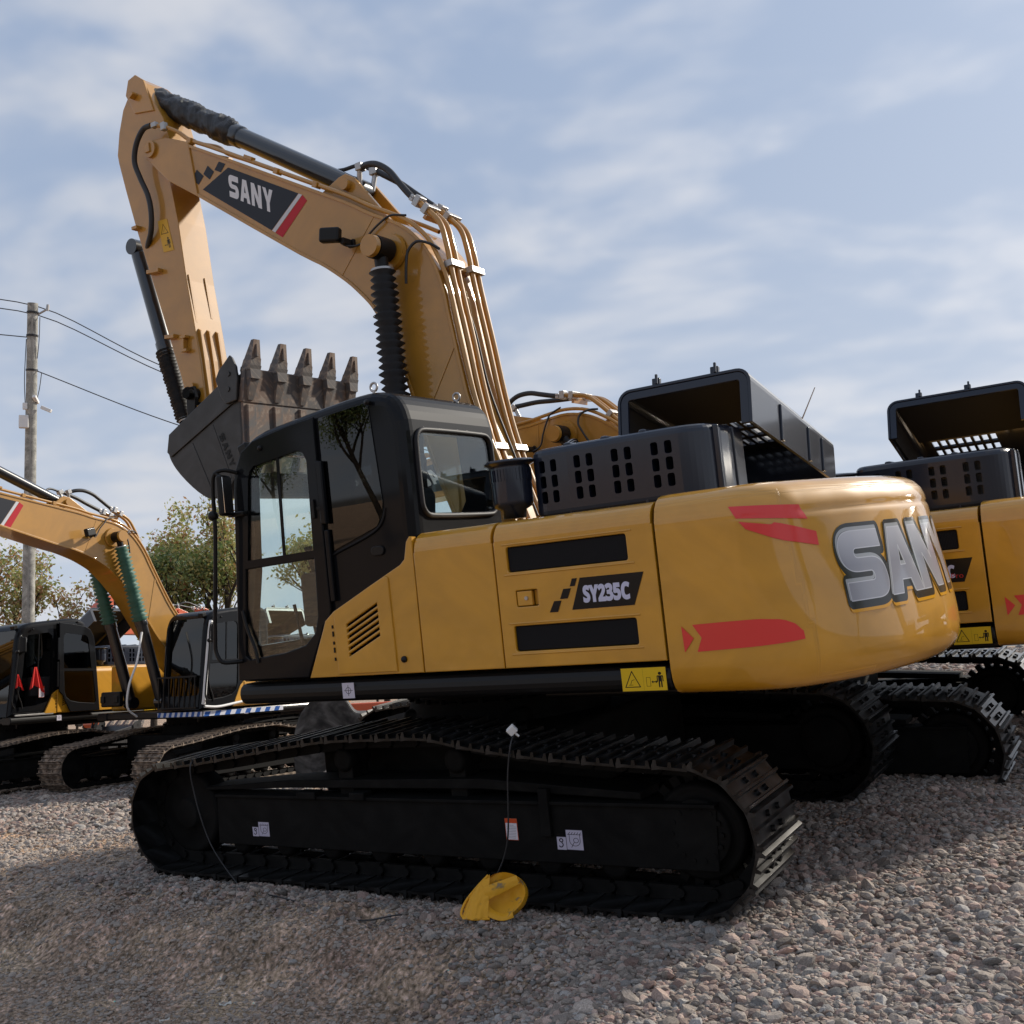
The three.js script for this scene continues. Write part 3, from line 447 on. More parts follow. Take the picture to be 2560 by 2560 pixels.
  // ---- side cover with slots, intake, lid
  const cv = part('engine_side_cover', memo('cover', () => {
    const plan = [[0.95, 0.46], [0.95, 0.9], [0.985, 0.975], [1.06, 1.005], [1.86, 1.005], [1.96, 0.985], [2.04, 0.92], [2.075, 0.82], [2.085, 0.46]];
    const body = extPlan(smooth(plan, 3), 2.10, 2.515, 0.045, 4);
    const cuts = [], sl = (x, y, w, h) => cuts.push(ext(rrect(x - w / 2, x + w / 2, y - h / 2, y + h / 2, w * 0.3, 3), 0.86, 1.2, 0));
    for (const x of [1.05, 1.13, 1.29, 1.37, 1.53, 1.61, 1.77, 1.85]) for (const y of [2.405, 2.315, 2.225]) sl(x, y, 0.042, 0.072);
    const all = MG(cuts);
    return [cut(body, [all]), ...[1.215, 1.455, 1.695].map(x => rod([x, 2.1, 1.0], [x, 2.48, 1.0], 0.012, 0.012, 8)), ...[1.215, 1.455, 1.695].map(x => box(x - 0.025, x + 0.025, 2.49, 2.528, 0.5, 0.985, 0.016)), ...[0.62, 0.86].map(z => box(2.06, 2.094, 2.1, 2.5, z - 0.012, z + 0.012, 0.008))];
  }), mat.cover, R);
  const pc = part('intake_cap', memo('intake', () => { const g = [lathe([0.83, 2.13, 1.0], [0.83, 3, 1.0], [[0, 0], [0, 0.07], [0.05, 0.075], [0.07, 0.115], [0.10, 0.122], [0.30, 0.122], [0.31, 0.118], [0.325, 0.152], [0.335, 0.155], [0.345, 0.14], [0.36, 0]], 32)]; for (let i = 0; i < 36; i++) { const a = i / 36 * 6.283; g.push(tf(new THREE.BoxGeometry(0.008, 0.07, 0.012), 0.83 + Math.cos(a) * 0.122, 2.385, 1.0 + Math.sin(a) * 0.122, 0, -a, 0)); } return g; }), mat.cover, R);
  const lid = part('lid', memo('lid' + (o.lidKind || ''), () => {
    // closed box without near wall and floor, hinged on the far side: built closed, then swung up about the hinge
    const x0 = o.lidKind ? 1.15 : 1.36, x1 = 2.2, za = -1.05, zb = 0.62, y0 = 2.17, y1 = 2.5, t = 0.018;
    const arch = (d, y) => { const o2 = [], r = 0.085 - d; o2.push([x0 + d, y]); for (const [cx, a0] of [[x0 + d + r, 180], [x1 - d - r, 90]]) for (let i = 0; i <= 6; i++) { const a = (a0 - 90 * i / 6) * D; o2.push([cx + r * Math.cos(a), y1 - d - r + r * Math.sin(a)]); } o2.push([x1 - d, y]); return o2; };
    const slots = []; for (let i = 0; i < 3; i++) for (let k = 0; k < 8; k++) slots.push(box(x0 + 0.16 + k * 0.068, x0 + 0.203 + k * 0.068, y1 - 0.1, y1 + 0.1, -0.88 + i * 0.21, -0.73 + i * 0.21, 0));
    const g = [cut(ext([...arch(0, y0), ...arch(t, y0).reverse()], za, zb, 0.003), [MG(slots)]), ext([...arch(t + 0.001, y0)], za + 0.002, za + 0.02, 0.002)];
    g.push(ext([...arch(t + 0.001, y0), ...arch(t + 0.05, y0).reverse()], zb - 0.03, zb - 0.006, 0.003));
    for (const z of [0.1, -0.45, -0.75]) g.push(boxc(x1 + 0.002, (y0 + y1) / 2 - 0.04, z, 0.022, y1 - y0 - 0.1, 0.05, 0.008));
    for (const x of [x0 + 0.25, x0 + 0.62]) g.push(boxc(x, y1 + 0.02, zb - 0.03, 0.05, 0.05, 0.03, 0.005), boxc(x + 0.012, y1 + 0.03, zb, 0.015, 0.06, 0.015, 0.003));
    return MG(g);
  }), mat.cover, R);
  part('lid_shade_sheet', memo('lidShade' + (o.lidKind || ''), () => { const x0 = o.lidKind ? 1.15 : 1.36, x1 = 2.2; return [box(x0 + 0.07, x1 - 0.07, 2.455, 2.48, -0.22, 0.585, 0.006), box(x0 + 0.0185, x0 + 0.034, 2.2, 2.41, -0.95, 0.585, 0.003), box(x1 - 0.034, x1 - 0.0185, 2.2, 2.41, -0.95, 0.585, 0.003)]; }), mat.seat, lid);  // dark sheets added so the open lid reads as shaded inside
  lid.applyMatrix4(new THREE.Matrix4().makeTranslation(0, 2.19, -1.05).multiply(new THREE.Matrix4().makeRotationX(-(o.lidAngle || 11.2) * D)).multiply(new THREE.Matrix4().makeTranslation(0, -2.17, 1.05)));
  if (o.antenna) part('antenna', [rod([2.16, 2.55, -0.45], [2.3, 2.78, -0.42], 0.005, 0.003, 6)], mat.steel, R);
  // ---- cab
  const cab = part('cab', memo('cab', cabShell), mat.cab, R);
  const door = part('door', memo(o.doorOpen ? 'doorO' : 'door', () => [ext(doorOutline, 1.33, 1.357, 0.008, [upper, lower]), ext([[-0.362, 2.24], [-0.315, 2.235], [-0.315, 2.63], [-0.362, 2.64]], 1.34, 1.375, 0.008), box(-0.352, -0.318, 1.75, 2.2, 1.335, 1.362, 0.008)]), mat.cab, cab);
  const dgl = part('door_glass', memo('dg1', () => [ext(upper.map(p => [p[0], p[1]]), 1.338, 1.343, 0)]), GL, cab);
  const dg2 = part('door_glass', memo('dg2', () => [ext(lower, 1.338, 1.343, 0)]), GL, cab);
  if (o.doorOpen) for (const m of [door, dgl, dg2]) { m.scale.x = -1; m.position.set(-0.70, 0, 0.07); }
  part('window_divider', memo('wdiv', () => [tf(box(-0.012, 0.012, 0, 0.64, 1.344, 1.352, 0.002), -0.715, 2.07, 0, 0, 0, -0.03)]), mat.cab, cab);
  part('quarter_glass', memo('qg', () => [ext([[-0.335, 2.905], [0.04, 2.935], [0.075, 2.91], [0.115, 2.32], [0.105, 2.25], [0.05, 2.175], [-0.335, 2.055]], 1.331, 1.337, 0.002)]), mat.glassDark, cab);
  part('lower_step_edge', memo('lse', () => [tube([[-0.33, 2.035, 1.334], [0.05, 2.16, 1.334], [0.1, 2.21, 1.334], [0.125, 2.28, 1.33]], 0.009)]), mat.cab, cab);
  part('rear_glass', memo('rg', () => [tf(ext(rrect(-1.23, -0.41, 2.215, 2.73, 0.075), 0.322, 0.328, 0), 0, 0, 0, 0, Math.PI / 2, 0)]), GL, cab);
  part('rear_window_seal', memo('rws', () => { const q = rrect(-1.235, -0.405, 2.21, 2.735, 0.08); return [tube([...q, q[0], q[1]].map(p => [0.335, p[1], -p[0]]), 0.017, 120, 8)]; }), mat.rubber, cab);
  part('windshield', memo('wsh', () => [tf(box(-0.004, 0.004, 1.5, 2.8, 0.40, 1.24, 0), -0.2, 0, 0)].map(g => { g.computeBoundingBox(); return tf(g, -0.96, 0.0, 0, 0, 0, 0.0); }).map(g => { const p = g.attributes.position; for (let i = 0; i < p.count; i++) p.setX(i, p.getX(i) + (p.getY(i) - 1.5) * 0.085); return g; })), GL, cab);
  part('right_glass', memo('rgl', () => [ext([[-1.1, 1.5], [-0.97, 2.72], [0.03, 2.88], [0.05, 2.2], [-0.4, 1.55]], 0.325, 0.33, 0)]), GL, cab);
  part('seat', memo('seat', () => [boxc(-0.3, 1.78, 0.82, 0.5, 0.14, 0.5, 0.06), boxc(-0.1, 2.13, 0.82, 0.16, 0.62, 0.46, 0.07, -0.12), boxc(-0.05, 2.56, 0.82, 0.13, 0.22, 0.3, 0.06, -0.1), box(-0.5, 0.0, 1.3, 1.7, 0.62, 1.02, 0.03)]), mat.seat, cab);
  part('control_console', memo('console', () => [box(-0.75, -0.1, 1.6, 1.95, 1.08, 1.2, 0.03), box(-0.75, -0.1, 1.6, 1.95, 0.42, 0.55, 0.03), rod([-0.66, 1.95, 1.14], [-0.7, 2.12, 1.14], 0.02, 0.028, 10), rod([-0.66, 1.95, 0.48], [-0.7, 2.12, 0.48], 0.02, 0.028, 10), box(-1.05, -0.95, 1.95, 2.2, 0.42, 0.5, 0.02), rod([-0.98, 1.35, 0.8], [-1.05, 1.75, 0.8], 0.012, 0.012, 8), rod([-0.98, 1.35, 0.95], [-1.05, 1.75, 0.95], 0.012, 0.012, 8)]), mat.seat, cab);
  part('floor_mat', memo('fmat', () => [box(-1.15, 0.2, 1.28, 1.34, 0.38, 1.25, 0.01)]), mat.dark, cab);
  part('door_handle', memo('dh', () => [box(-0.425, -0.405, 2.28, 2.40, 1.343, 1.375, 0.006), box(-0.41, -0.36, 2.33, 2.35, 1.345, 1.36, 0.004), tf(new THREE.SphereGeometry(0.018, 12, 8), -0.83, 2.79, 1.358), lathe([0.08, 2.93, 1.31], [0.1, 2.94, 1.5], [[0, 0], [0, 0.014], [0.04, 0.014], [0.05, 0.02], [0.06, 0]], 12), ext(rrect(-0.01, 0.09, 2.0, 2.06, 0.028), 1.33, 1.345, 0.006)]), mat.black, cab);
  part('handrail', memo('hrail', () => [tube([[-1.06, 2.66, 1.36], [-1.10, 2.68, 1.44], [-1.15, 2.66, 1.47], [-1.175, 2.58, 1.47], [-1.19, 2.3, 1.47], [-1.28, 1.6, 1.47], [-1.285, 1.5, 1.47], [-1.25, 1.43, 1.46], [-1.2, 1.42, 1.41], [-1.17, 1.42, 1.36]], 0.014, 60, 10), tf(new THREE.SphereGeometry(0.035, 14, 10), -1.197, 2.39, 1.47), box(-1.14, -1.0, 2.37, 2.40, 1.33, 1.40, 0.008)]), mat.black, cab);
  const mir = part('mirror', memo('mirr', () => [boxc(-1.085, 2.51, 1.46, 0.045, 0.27, 0.13, 0.02, 0, 0.25), rod([-1.14, 2.66, 1.47], [-1.08, 2.63, 1.46], 0.011, 0.011, 8)]), mat.black, cab);
  part('mirror_glass', memo('mirg', () => [boxc(-1.0605, 2.51, 1.454, 0.003, 0.235, 0.105, 0, 0, 0.25)]), mat.mirror, cab);
  part('wiper', memo('wip', () => [tube([[-1.12, 1.75, 1.362], [-1.09, 1.62, 1.362], [-1.04, 1.5, 1.362], [-1.02, 1.4, 1.362]], 0.012)]), mat.black, cab);
  part('work_lamp', memo('rooflamp', () => [boxc(-1.1, 2.83, 1.2, 0.09, 0.07, 0.11, 0.015, 0.3), rod([-1.05, 2.8, 1.2], [-1.0, 2.84, 1.2], 0.012, 0.012, 8)]), mat.black, cab);
  const eye = memo('eye', () => [tf(new THREE.TorusGeometry(0.026, 0.008, 8, 18), 0, 0.045, 0), rod([0, 0, 0], [0, 0.022, 0], 0.012, 0.012, 10)]);
  for (const [x, y, z] of [[0.06, 2.995, 1.24], [0.2, 2.965, 0.55]]) { const e = part('lifting_eye', eye, mat.steel, cab); e.position.set(x, y, z); }
  // ---- front attachment
  const ba = o.boom * D, sa = o.stick * D, ka = o.bucketTurn * D, bs = o.boomScale || 1;
  const MB = rotM(FOOT, ba, bs);
  const MS = MB.clone().multiply(rotM(PIV, sa)), MK = MS.clone().multiply(rotM(BKT, ka));
  const tp = (m, p, z = BZ) => { const v = V3(p[0], p[1], z).applyMatrix4(m); return [v.x, v.y, v.z]; };
  const zn = -0.04, zf = -0.56;
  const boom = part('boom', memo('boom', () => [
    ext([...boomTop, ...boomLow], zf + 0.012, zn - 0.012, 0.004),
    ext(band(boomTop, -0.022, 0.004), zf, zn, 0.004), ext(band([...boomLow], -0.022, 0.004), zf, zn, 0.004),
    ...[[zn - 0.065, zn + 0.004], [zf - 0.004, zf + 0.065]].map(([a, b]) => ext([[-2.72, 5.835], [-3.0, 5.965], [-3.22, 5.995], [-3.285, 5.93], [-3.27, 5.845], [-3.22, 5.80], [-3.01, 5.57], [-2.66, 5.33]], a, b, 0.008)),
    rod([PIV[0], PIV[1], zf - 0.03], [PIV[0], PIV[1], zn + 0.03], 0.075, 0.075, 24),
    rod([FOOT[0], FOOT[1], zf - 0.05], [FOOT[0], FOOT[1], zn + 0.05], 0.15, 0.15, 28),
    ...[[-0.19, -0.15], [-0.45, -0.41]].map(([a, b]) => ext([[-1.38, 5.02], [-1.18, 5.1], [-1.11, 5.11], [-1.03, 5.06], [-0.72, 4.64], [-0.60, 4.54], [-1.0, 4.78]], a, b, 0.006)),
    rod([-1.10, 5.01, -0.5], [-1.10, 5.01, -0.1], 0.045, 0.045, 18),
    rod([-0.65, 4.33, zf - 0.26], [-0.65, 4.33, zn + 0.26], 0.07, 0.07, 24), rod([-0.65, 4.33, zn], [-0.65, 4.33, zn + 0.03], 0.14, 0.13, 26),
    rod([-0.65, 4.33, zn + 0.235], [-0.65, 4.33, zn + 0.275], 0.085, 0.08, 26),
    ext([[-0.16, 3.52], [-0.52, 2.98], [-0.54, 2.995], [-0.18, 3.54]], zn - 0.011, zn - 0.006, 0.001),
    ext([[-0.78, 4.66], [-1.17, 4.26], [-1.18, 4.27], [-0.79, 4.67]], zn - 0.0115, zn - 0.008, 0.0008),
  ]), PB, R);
  boom.applyMatrix4(MB);
  if (o.decals) { const ds = o.decalShift || 0, e1 = [0.863, -0.504], e2 = [0.504, 0.863], q = (a, b) => [-2.28 + e1[0] * a + e2[0] * b, 5.48 + e1[1] * a + e2[1] * b, zn - 0.0115]; quad('boom_decal', [q(-0.45 + ds, -0.40), q(1.0 + ds, -0.40), q(1.0 + ds, 0.08), q(-0.45 + ds, 0.08)], dec.boom, boom); }
  const back = boomTop.slice(boomTop.length - 30), pipeGeo = (z, d, pts) => tube(offsetLine(pts, d).map(p => [p[0], p[1], z]), 0.0215, 90, 10);
  const bt = smooth([[-0.42, 4.69], [-0.33, 4.59], [-0.235, 4.47], [-0.195, 4.30], [-0.165, 4.02], [-0.10, 3.56], [-0.045, 3.14], [0.02, 2.80], [0.13, 2.42], [0.25, 2.05]], 6);
  for (const [k, z, d] of [['p1', -0.12, 0.0], ['p2', -0.205, 0.0], ['p3', -0.40, 0.0], ['p4', -0.485, 0.0]]) part('hydraulic_pipe', memo(k, () => [pipeGeo(z, d, k === 'p1' || k === 'p4' ? bt : bt)]), PB, boom);
  part('hydraulic_pipe', memo('p5', () => { const q = offsetLine(boomTop.filter(p => p[0] < -0.32), 0.045).map(p => [p[0], p[1], -0.075]); const e = offsetLine(boomTop.filter(p => p[0] >= -0.32), 0.04).map(p => [p[0], p[1], -0.065]); return [tube([[-3.12, 6.10, -0.0], [-3.0, 6.06, -0.03], [-2.85, 5.97, -0.06], ...q.filter((p, i) => i % 2 === 0), ...e.filter((p, i) => i % 2 === 0)], 0.018, 160, 10)]; }), PB, boom);
  part('hydraulic_pipe', memo('p6', () => { const q = offsetLine(boomTop.filter(p => p[0] < -0.5), 0.045).map(p => [p[0], p[1], -0.52]); return [tube([[-3.12, 6.10, -0.58], [-2.85, 5.97, -0.54], ...q.filter((p, i) => i % 2 === 0)], 0.018, 120, 10)]; }), PB, boom);
  const clampAt = (t, z0, z1) => { const i = Math.floor(t * (bt.length - 1)), a = bt[i], b = bt[Math.min(i + 1, bt.length - 1)], ang = Math.atan2(b[1] - a[1], b[0] - a[0]); const g = boxc(0, 0, 0, 0.05, 0.075, z1 - z0, 0.004); return tf(g, a[0], a[1], (z0 + z1) / 2, 0, 0, ang); };
  for (const t of [0.1, 0.4, 0.8]) for (const [a, b] of [[-0.25, -0.085], [-0.53, -0.36]]) { const c = part('pipe_clamp', memo('clamp' + t + a, () => [clampAt(t, a, b)]), mat.steel, boom); }
  part('pipe_bracket', memo('pbr', () => [...[0.1, 0.4, 0.8].map(t => { const i = Math.floor(t * (bt.length - 1)), a = bt[i], b = bt[Math.min(i + 1, bt.length - 1)], ang = Math.atan2(b[1] - a[1], b[0] - a[0]); return tf(boxc(0, 0, 0, 0.03, 0.06, 0.3, 0.003), a[0] + Math.sin(ang) * 0.05, a[1] - Math.cos(ang) * 0.05, -0.3, 0, 0, ang); }), ...[[-2.72, 5.83], [-1.75, 5.27], [-1.35, 5.04]].map(p => boxc(p[0], p[1] + 0.025, -0.075, 0.05, 0.05, 0.06, 0.004, -0.5)), boxc(-2.05, 5.50, -0.075, 0.1, 0.03, 0.05, 0.004, -0.52)]), PB, boom);
  part('hose_flange', memo('hfl', () => [boxc(-0.41, 4.68, -0.13, 0.055, 0.085, 0.085, 0.006, -0.75), boxc(-0.41, 4.68, -0.42, 0.055, 0.085, 0.085, 0.006, -0.75), boxc(-0.46, 4.72, -0.13, 0.04, 0.05, 0.05, 0.006, -0.75), boxc(-0.46, 4.72, -0.42, 0.04, 0.05, 0.05, 0.006, -0.75), boxc(-0.99, 5.14, -0.2, 0.06, 0.06, 0.07, 0.006), boxc(-1.0, 5.16, -0.4, 0.07, 0.06, 0.08, 0.006), rod([-1.03, 5.0, -0.22], [-1.0, 5.12, -0.2], 0.022, 0.022, 10), rod([-1.03, 5.0, -0.38], [-1.0, 5.14, -0.4], 0.022, 0.022, 10)]), mat.steel, boom);
  const hoseG = (k, p, r = 0.026) => part('hydraulic_hose', memo(k, () => [tube(p, r, 60, 10)]), mat.hose, boom);
  hoseG('h1', [[-0.98, 5.13, -0.2], [-0.90, 5.125, -0.17], [-0.79, 5.09, -0.15], [-0.67, 5.0, -0.14], [-0.58, 4.88, -0.13], [-0.5, 4.77, -0.13], [-0.45, 4.71, -0.13]]);
  hoseG('h2', [[-0.98, 5.16, -0.4], [-0.93, 5.12, -0.4], [-0.77, 5.0, -0.41], [-0.64, 4.88, -0.42], [-0.53, 4.78, -0.42], [-0.45, 4.71, -0.42]]);
  hoseG('h3', [[-1.35, 5.24, -0.3], [-1.27, 5.24, -0.34], [-1.15, 5.25, -0.38], [-1.02, 5.18, -0.4]], 0.016);
  part('grease_hose', memo('ghose', () => [tube([[-0.50, 4.04, 0.02], [-0.475, 4.17, 0.03], [-0.45, 4.28, 0.02], [-0.38, 4.335, 0.0], [-0.28, 4.30, -0.02], [-0.22, 4.25, -0.06]], 0.011, 50, 8), tube([[-0.30, 4.10, -0.25], [-0.17, 3.7, -0.28], [-0.1, 3.2, -0.3], [0.06, 2.66, -0.3], [0.2, 2.2, -0.3]].map(p => [p[0] + 0.03, p[1], p[2]]), 0.009, 50, 6)]), mat.hose, boom);
  const lamp = part('work_lamp', memo('blamp', () => [boxc(-1.09, 4.54, 0.13, 0.17, 0.115, 0.075, 0.02, -0.15, 0.25), boxc(-1.0, 4.48, 0.06, 0.03, 0.05, 0.1, 0.004), boxc(-1.0, 4.48, -0.01, 0.06, 0.06, 0.03, 0.004)]), mat.black, boom);
  part('lamp_cable', memo('lcable', () => [tube([[-1.04, 4.49, 0.1], [-1.0, 4.45, 0.06], [-0.92, 4.45, 0.0], [-0.82, 4.52, -0.02], [-0.72, 4.57, -0.02], [-0.63, 4.61, -0.04], [-0.50, 4.585, -0.07]], 0.009, 50, 6)]), mat.hose, boom);
  // stick
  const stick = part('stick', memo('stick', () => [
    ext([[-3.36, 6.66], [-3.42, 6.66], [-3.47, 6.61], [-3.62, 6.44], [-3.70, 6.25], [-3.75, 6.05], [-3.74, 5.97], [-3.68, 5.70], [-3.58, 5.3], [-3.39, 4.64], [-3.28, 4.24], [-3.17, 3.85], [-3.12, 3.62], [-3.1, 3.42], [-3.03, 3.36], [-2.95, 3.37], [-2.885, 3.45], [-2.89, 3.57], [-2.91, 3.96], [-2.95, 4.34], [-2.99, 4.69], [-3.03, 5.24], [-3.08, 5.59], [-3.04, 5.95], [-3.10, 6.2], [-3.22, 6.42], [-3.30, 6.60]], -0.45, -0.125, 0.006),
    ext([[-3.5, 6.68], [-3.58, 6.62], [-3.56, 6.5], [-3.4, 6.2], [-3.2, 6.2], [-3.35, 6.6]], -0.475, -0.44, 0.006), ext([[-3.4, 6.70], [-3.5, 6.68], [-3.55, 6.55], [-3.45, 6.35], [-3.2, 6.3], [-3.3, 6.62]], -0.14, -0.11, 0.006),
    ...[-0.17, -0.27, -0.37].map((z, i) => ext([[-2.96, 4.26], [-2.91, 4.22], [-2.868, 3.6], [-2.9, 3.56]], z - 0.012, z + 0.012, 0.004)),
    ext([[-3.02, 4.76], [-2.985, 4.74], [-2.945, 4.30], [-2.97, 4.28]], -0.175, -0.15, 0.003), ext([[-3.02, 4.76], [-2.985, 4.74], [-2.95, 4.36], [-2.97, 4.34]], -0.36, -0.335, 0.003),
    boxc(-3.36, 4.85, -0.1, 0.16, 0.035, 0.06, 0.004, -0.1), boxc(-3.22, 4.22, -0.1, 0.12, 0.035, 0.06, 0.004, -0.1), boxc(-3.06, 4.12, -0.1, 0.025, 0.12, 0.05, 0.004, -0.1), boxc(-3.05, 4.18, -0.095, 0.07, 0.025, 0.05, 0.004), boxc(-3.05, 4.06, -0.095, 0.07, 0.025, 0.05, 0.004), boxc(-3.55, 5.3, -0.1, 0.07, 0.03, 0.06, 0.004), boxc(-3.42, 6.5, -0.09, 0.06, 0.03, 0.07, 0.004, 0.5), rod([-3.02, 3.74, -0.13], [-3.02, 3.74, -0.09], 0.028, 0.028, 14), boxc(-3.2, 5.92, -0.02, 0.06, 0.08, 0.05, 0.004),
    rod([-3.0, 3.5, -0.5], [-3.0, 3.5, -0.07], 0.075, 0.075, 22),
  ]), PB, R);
  stick.applyMatrix4(MS);
  if (o.decals) quad('warning_label', [[-3.245, 5.0, -0.1235], [-3.11, 4.99, -0.1235], [-3.165, 5.29, -0.1235], [-3.29, 5.30, -0.1235]], dec.stickWarn, stick);
  part('hydraulic_hose', memo('h4', () => [tube([[-3.12, 6.10, 0.0], [-3.22, 6.1, 0.0], [-3.33, 6.0, 0.0], [-3.39, 5.85, -0.01], [-3.36, 5.7, -0.03], [-3.30, 5.52, -0.05], [-3.29, 5.36, -0.06], [-3.34, 5.2, -0.08], [-3.44, 5.12, -0.12], [-3.54, 5.1, -0.2]], 0.024, 80, 10)]), mat.hose, stick);
  part('pipe_fitting', memo('hfit', () => [boxc(-3.08, 6.09, -0.005, 0.06, 0.045, 0.045, 0.006), boxc(-2.98, 6.05, -0.02, 0.05, 0.07, 0.05, 0.006), rod([-3.62, 5.14, -0.28], [-3.5, 5.1, -0.16], 0.03, 0.03, 10)]), mat.steel, stick);
  // bucket
  const zb0 = -1.04, zb1 = 0.32;
  const shell = smooth([[-2.86, 3.26], [-2.905, 3.11], [-2.84, 2.97], [-2.57, 2.72], [-2.43, 2.66], [-2.25, 2.71], [-2.12, 2.85], [-2.045, 3.05], [-2.02, 3.38], [-1.985, 3.6]], 4);
  const bucket = part('bucket', memo('bucket', () => [
    ext(band(shell, 0.0, 0.03), zb0, zb1, 0.004),
    ...[[zb0 - 0.002, zb0 + 0.026], [zb1 - 0.026, zb1 + 0.002]].map(([a, b]) => ext([...shell.map(p => [p[0] + (p[0] > -2.4 ? -0.008 : 0.008), p[1] + 0.006]), [-2.03, 3.60], [-2.22, 3.55], [-2.85, 3.25]], a, b, 0.004)),
    ...[[zb0 - 0.016, zb0], [zb1, zb1 + 0.016]].map(([a, b]) => ext([[-2.865, 3.255], [-2.225, 3.56], [-2.02, 3.61], [-2.05, 3.405], [-2.86, 3.065], [-2.905, 3.11]], a, b, 0.005)),
    ...[-0.47, -0.13].map(z => ext([[-2.86, 3.2], [-3.08, 3.36], [-3.1, 3.5], [-3.0, 3.6], [-2.9, 3.56], [-2.8, 3.42], [-2.72, 3.30]], z - 0.02, z + 0.02, 0.006)),
    box(-2.9, -2.7, 3.14, 3.26, zb0 + 0.03, zb1 - 0.03, 0.02),
  ]), mat.bucket, R);
  bucket.applyMatrix4(MK);
  part('lip_plate', memo('lip', () => [ext([[-2.045, 3.39], [-1.985, 3.385], [-1.935, 3.64], [-1.965, 3.655]], zb0 - 0.004, zb1 + 0.004, 0.006)]), mat.rust, bucket);
  part('wear_plate', memo('wearp', () => [ext([[-2.03, 3.39], [-1.995, 3.385], [-2.02, 3.05], [-2.09, 2.83], [-2.125, 2.85], [-2.052, 3.06]], zb0 + 0.004, zb1 - 0.004, 0.003)]), mat.rust, bucket);
  for (let i = 0; i < 5; i++) { const z = zb1 - 0.08 - i * 0.3; const w = part('wear_strip', memo('wears', () => [ext([[-2.0, 3.37], [-1.972, 3.36], [-1.998, 3.06], [-2.06, 2.84], [-2.09, 2.84], [-2.025, 3.06]], -0.045, 0.045, 0.004)]), mat.rust, bucket); w.position.z = z; }
  const tooth = memo('tooth', () => {
    const f = (l0, l1, y0, y1, w0, w1, t0, t1, dx) => { const g = new THREE.BoxGeometry(1, 1, 1, 1, 1, 1), p = g.attributes.position; for (let i = 0; i < p.count; i++) { const k = p.getY(i) + 0.5, t = mix(t0, t1, k), w = mix(w0, w1, k); p.setXYZ(i, mix(l0, l1, k) + p.getX(i) * t, mix(y0, y1, k), p.getZ(i) * w); } g.computeVertexNormals(); return strip(g); };
    return [f(-1.95, -1.935, 3.63, 3.665, 0.125, 0.125, 0.105, 0.105), f(-1.937, -1.915, 3.66, 3.72, 0.115, 0.105, 0.10, 0.09), f(-1.915, -1.862, 3.72, 3.865, 0.10, 0.065, 0.085, 0.03), f(-1.90, -1.872, 3.73, 3.83, 0.018, 0.012, 0.10, 0.05), f(-1.955, -1.945, 3.56, 3.635, 0.10, 0.115, 0.12, 0.11), f(-1.992, -1.955, 3.40, 3.565, 0.055, 0.095, 0.04, 0.10)];
  });
  for (let i = 0; i < 5; i++) { const t = part('tooth', tooth, mat.rust, bucket); t.position.z = zb1 - 0.07 - i * 0.3; }
  for (const s of [0, 1]) part('side_cutter', memo('scut' + s, () => { const z = s ? zb1 : zb0; return [ext([[-2.235, 3.60], [-2.19, 3.665], [-2.055, 3.765], [-2.03, 3.74], [-1.995, 3.665], [-1.99, 3.56], [-2.02, 3.40], [-2.14, 3.385], [-2.19, 3.45]], s ? z + 0.017 : z - 0.042, s ? z + 0.042 : z - 0.017, 0.006), ...[[-2.1, 3.5], [-2.08, 3.62]].map(p => rod([p[0], p[1], z - 0.05], [p[0], p[1], z + 0.05], 0.022, 0.022, 6))]; }), mat.bucket, bucket);
  if (o.decals) quad('bucket_lettering', [[-2.30, 3.16, zb1 + 0.004], [-2.19, 2.87, zb1 + 0.004], [-2.13, 2.895, zb1 + 0.004], [-2.24, 3.185, zb1 + 0.004]], dec.wordDark, bucket);
  part('weld_rib', memo('wrib', () => [ext([[-2.62, 3.14], [-2.6, 3.145], [-2.42, 2.72], [-2.44, 2.715]], zb1, zb1 + 0.006, 0.001), ext([[-2.36, 3.25], [-2.345, 3.255], [-2.19, 2.80], [-2.205, 2.79]], zb1, zb1 + 0.005, 0.001)]), mat.bucket, bucket);
  part('bucket_link', memo('blink', () => [ext([[-3.03, 3.72], [-2.95, 3.72], [-2.93, 3.62], [-2.98, 3.36], [-3.06, 3.36], [-3.05, 3.6]], -0.09, -0.05, 0.006), rod([-2.99, 3.66, -0.5], [-2.99, 3.66, -0.02], 0.05, 0.05, 20), ...[0, 1, 2].map(i => rod([-2.99, 3.66, -0.03], [-2.99, 3.66, 0.0], 0.06, 0.05, 8))]), mat.black, R).applyMatrix4(MS);
  // cylinders
  for (const z of [0.10, -0.70]) { const up = tp(MB, [-0.65, 4.33], z); up[2] = z; cylinderParts(R, 'boom_cylinder', [-0.62 + (o.cylBase || 0), 1.42, z], up, o.boomCyl || 0.44, 0.095, { boot: o.boot || mat.rubber, folds: o.boot ? 20 : 27, r0: o.boot ? 0.12 : 0.098, end: 0.17 }); }
  cylinderParts(R, 'stick_cylinder', tp(MB, [-1.10, 5.01]), tp(MS, [-3.49, 6.60]), 0.55, 0.085, { net: true });
  cylinderParts(R, 'bucket_cylinder', tp(MS, [-3.80, 5.22]), tp(MS, [-3.33, 3.40]), 0.58, 0.072, { boot: mat.rubber, folds: 22, r0: 0.085, end: 0.1 });
  return R;
}
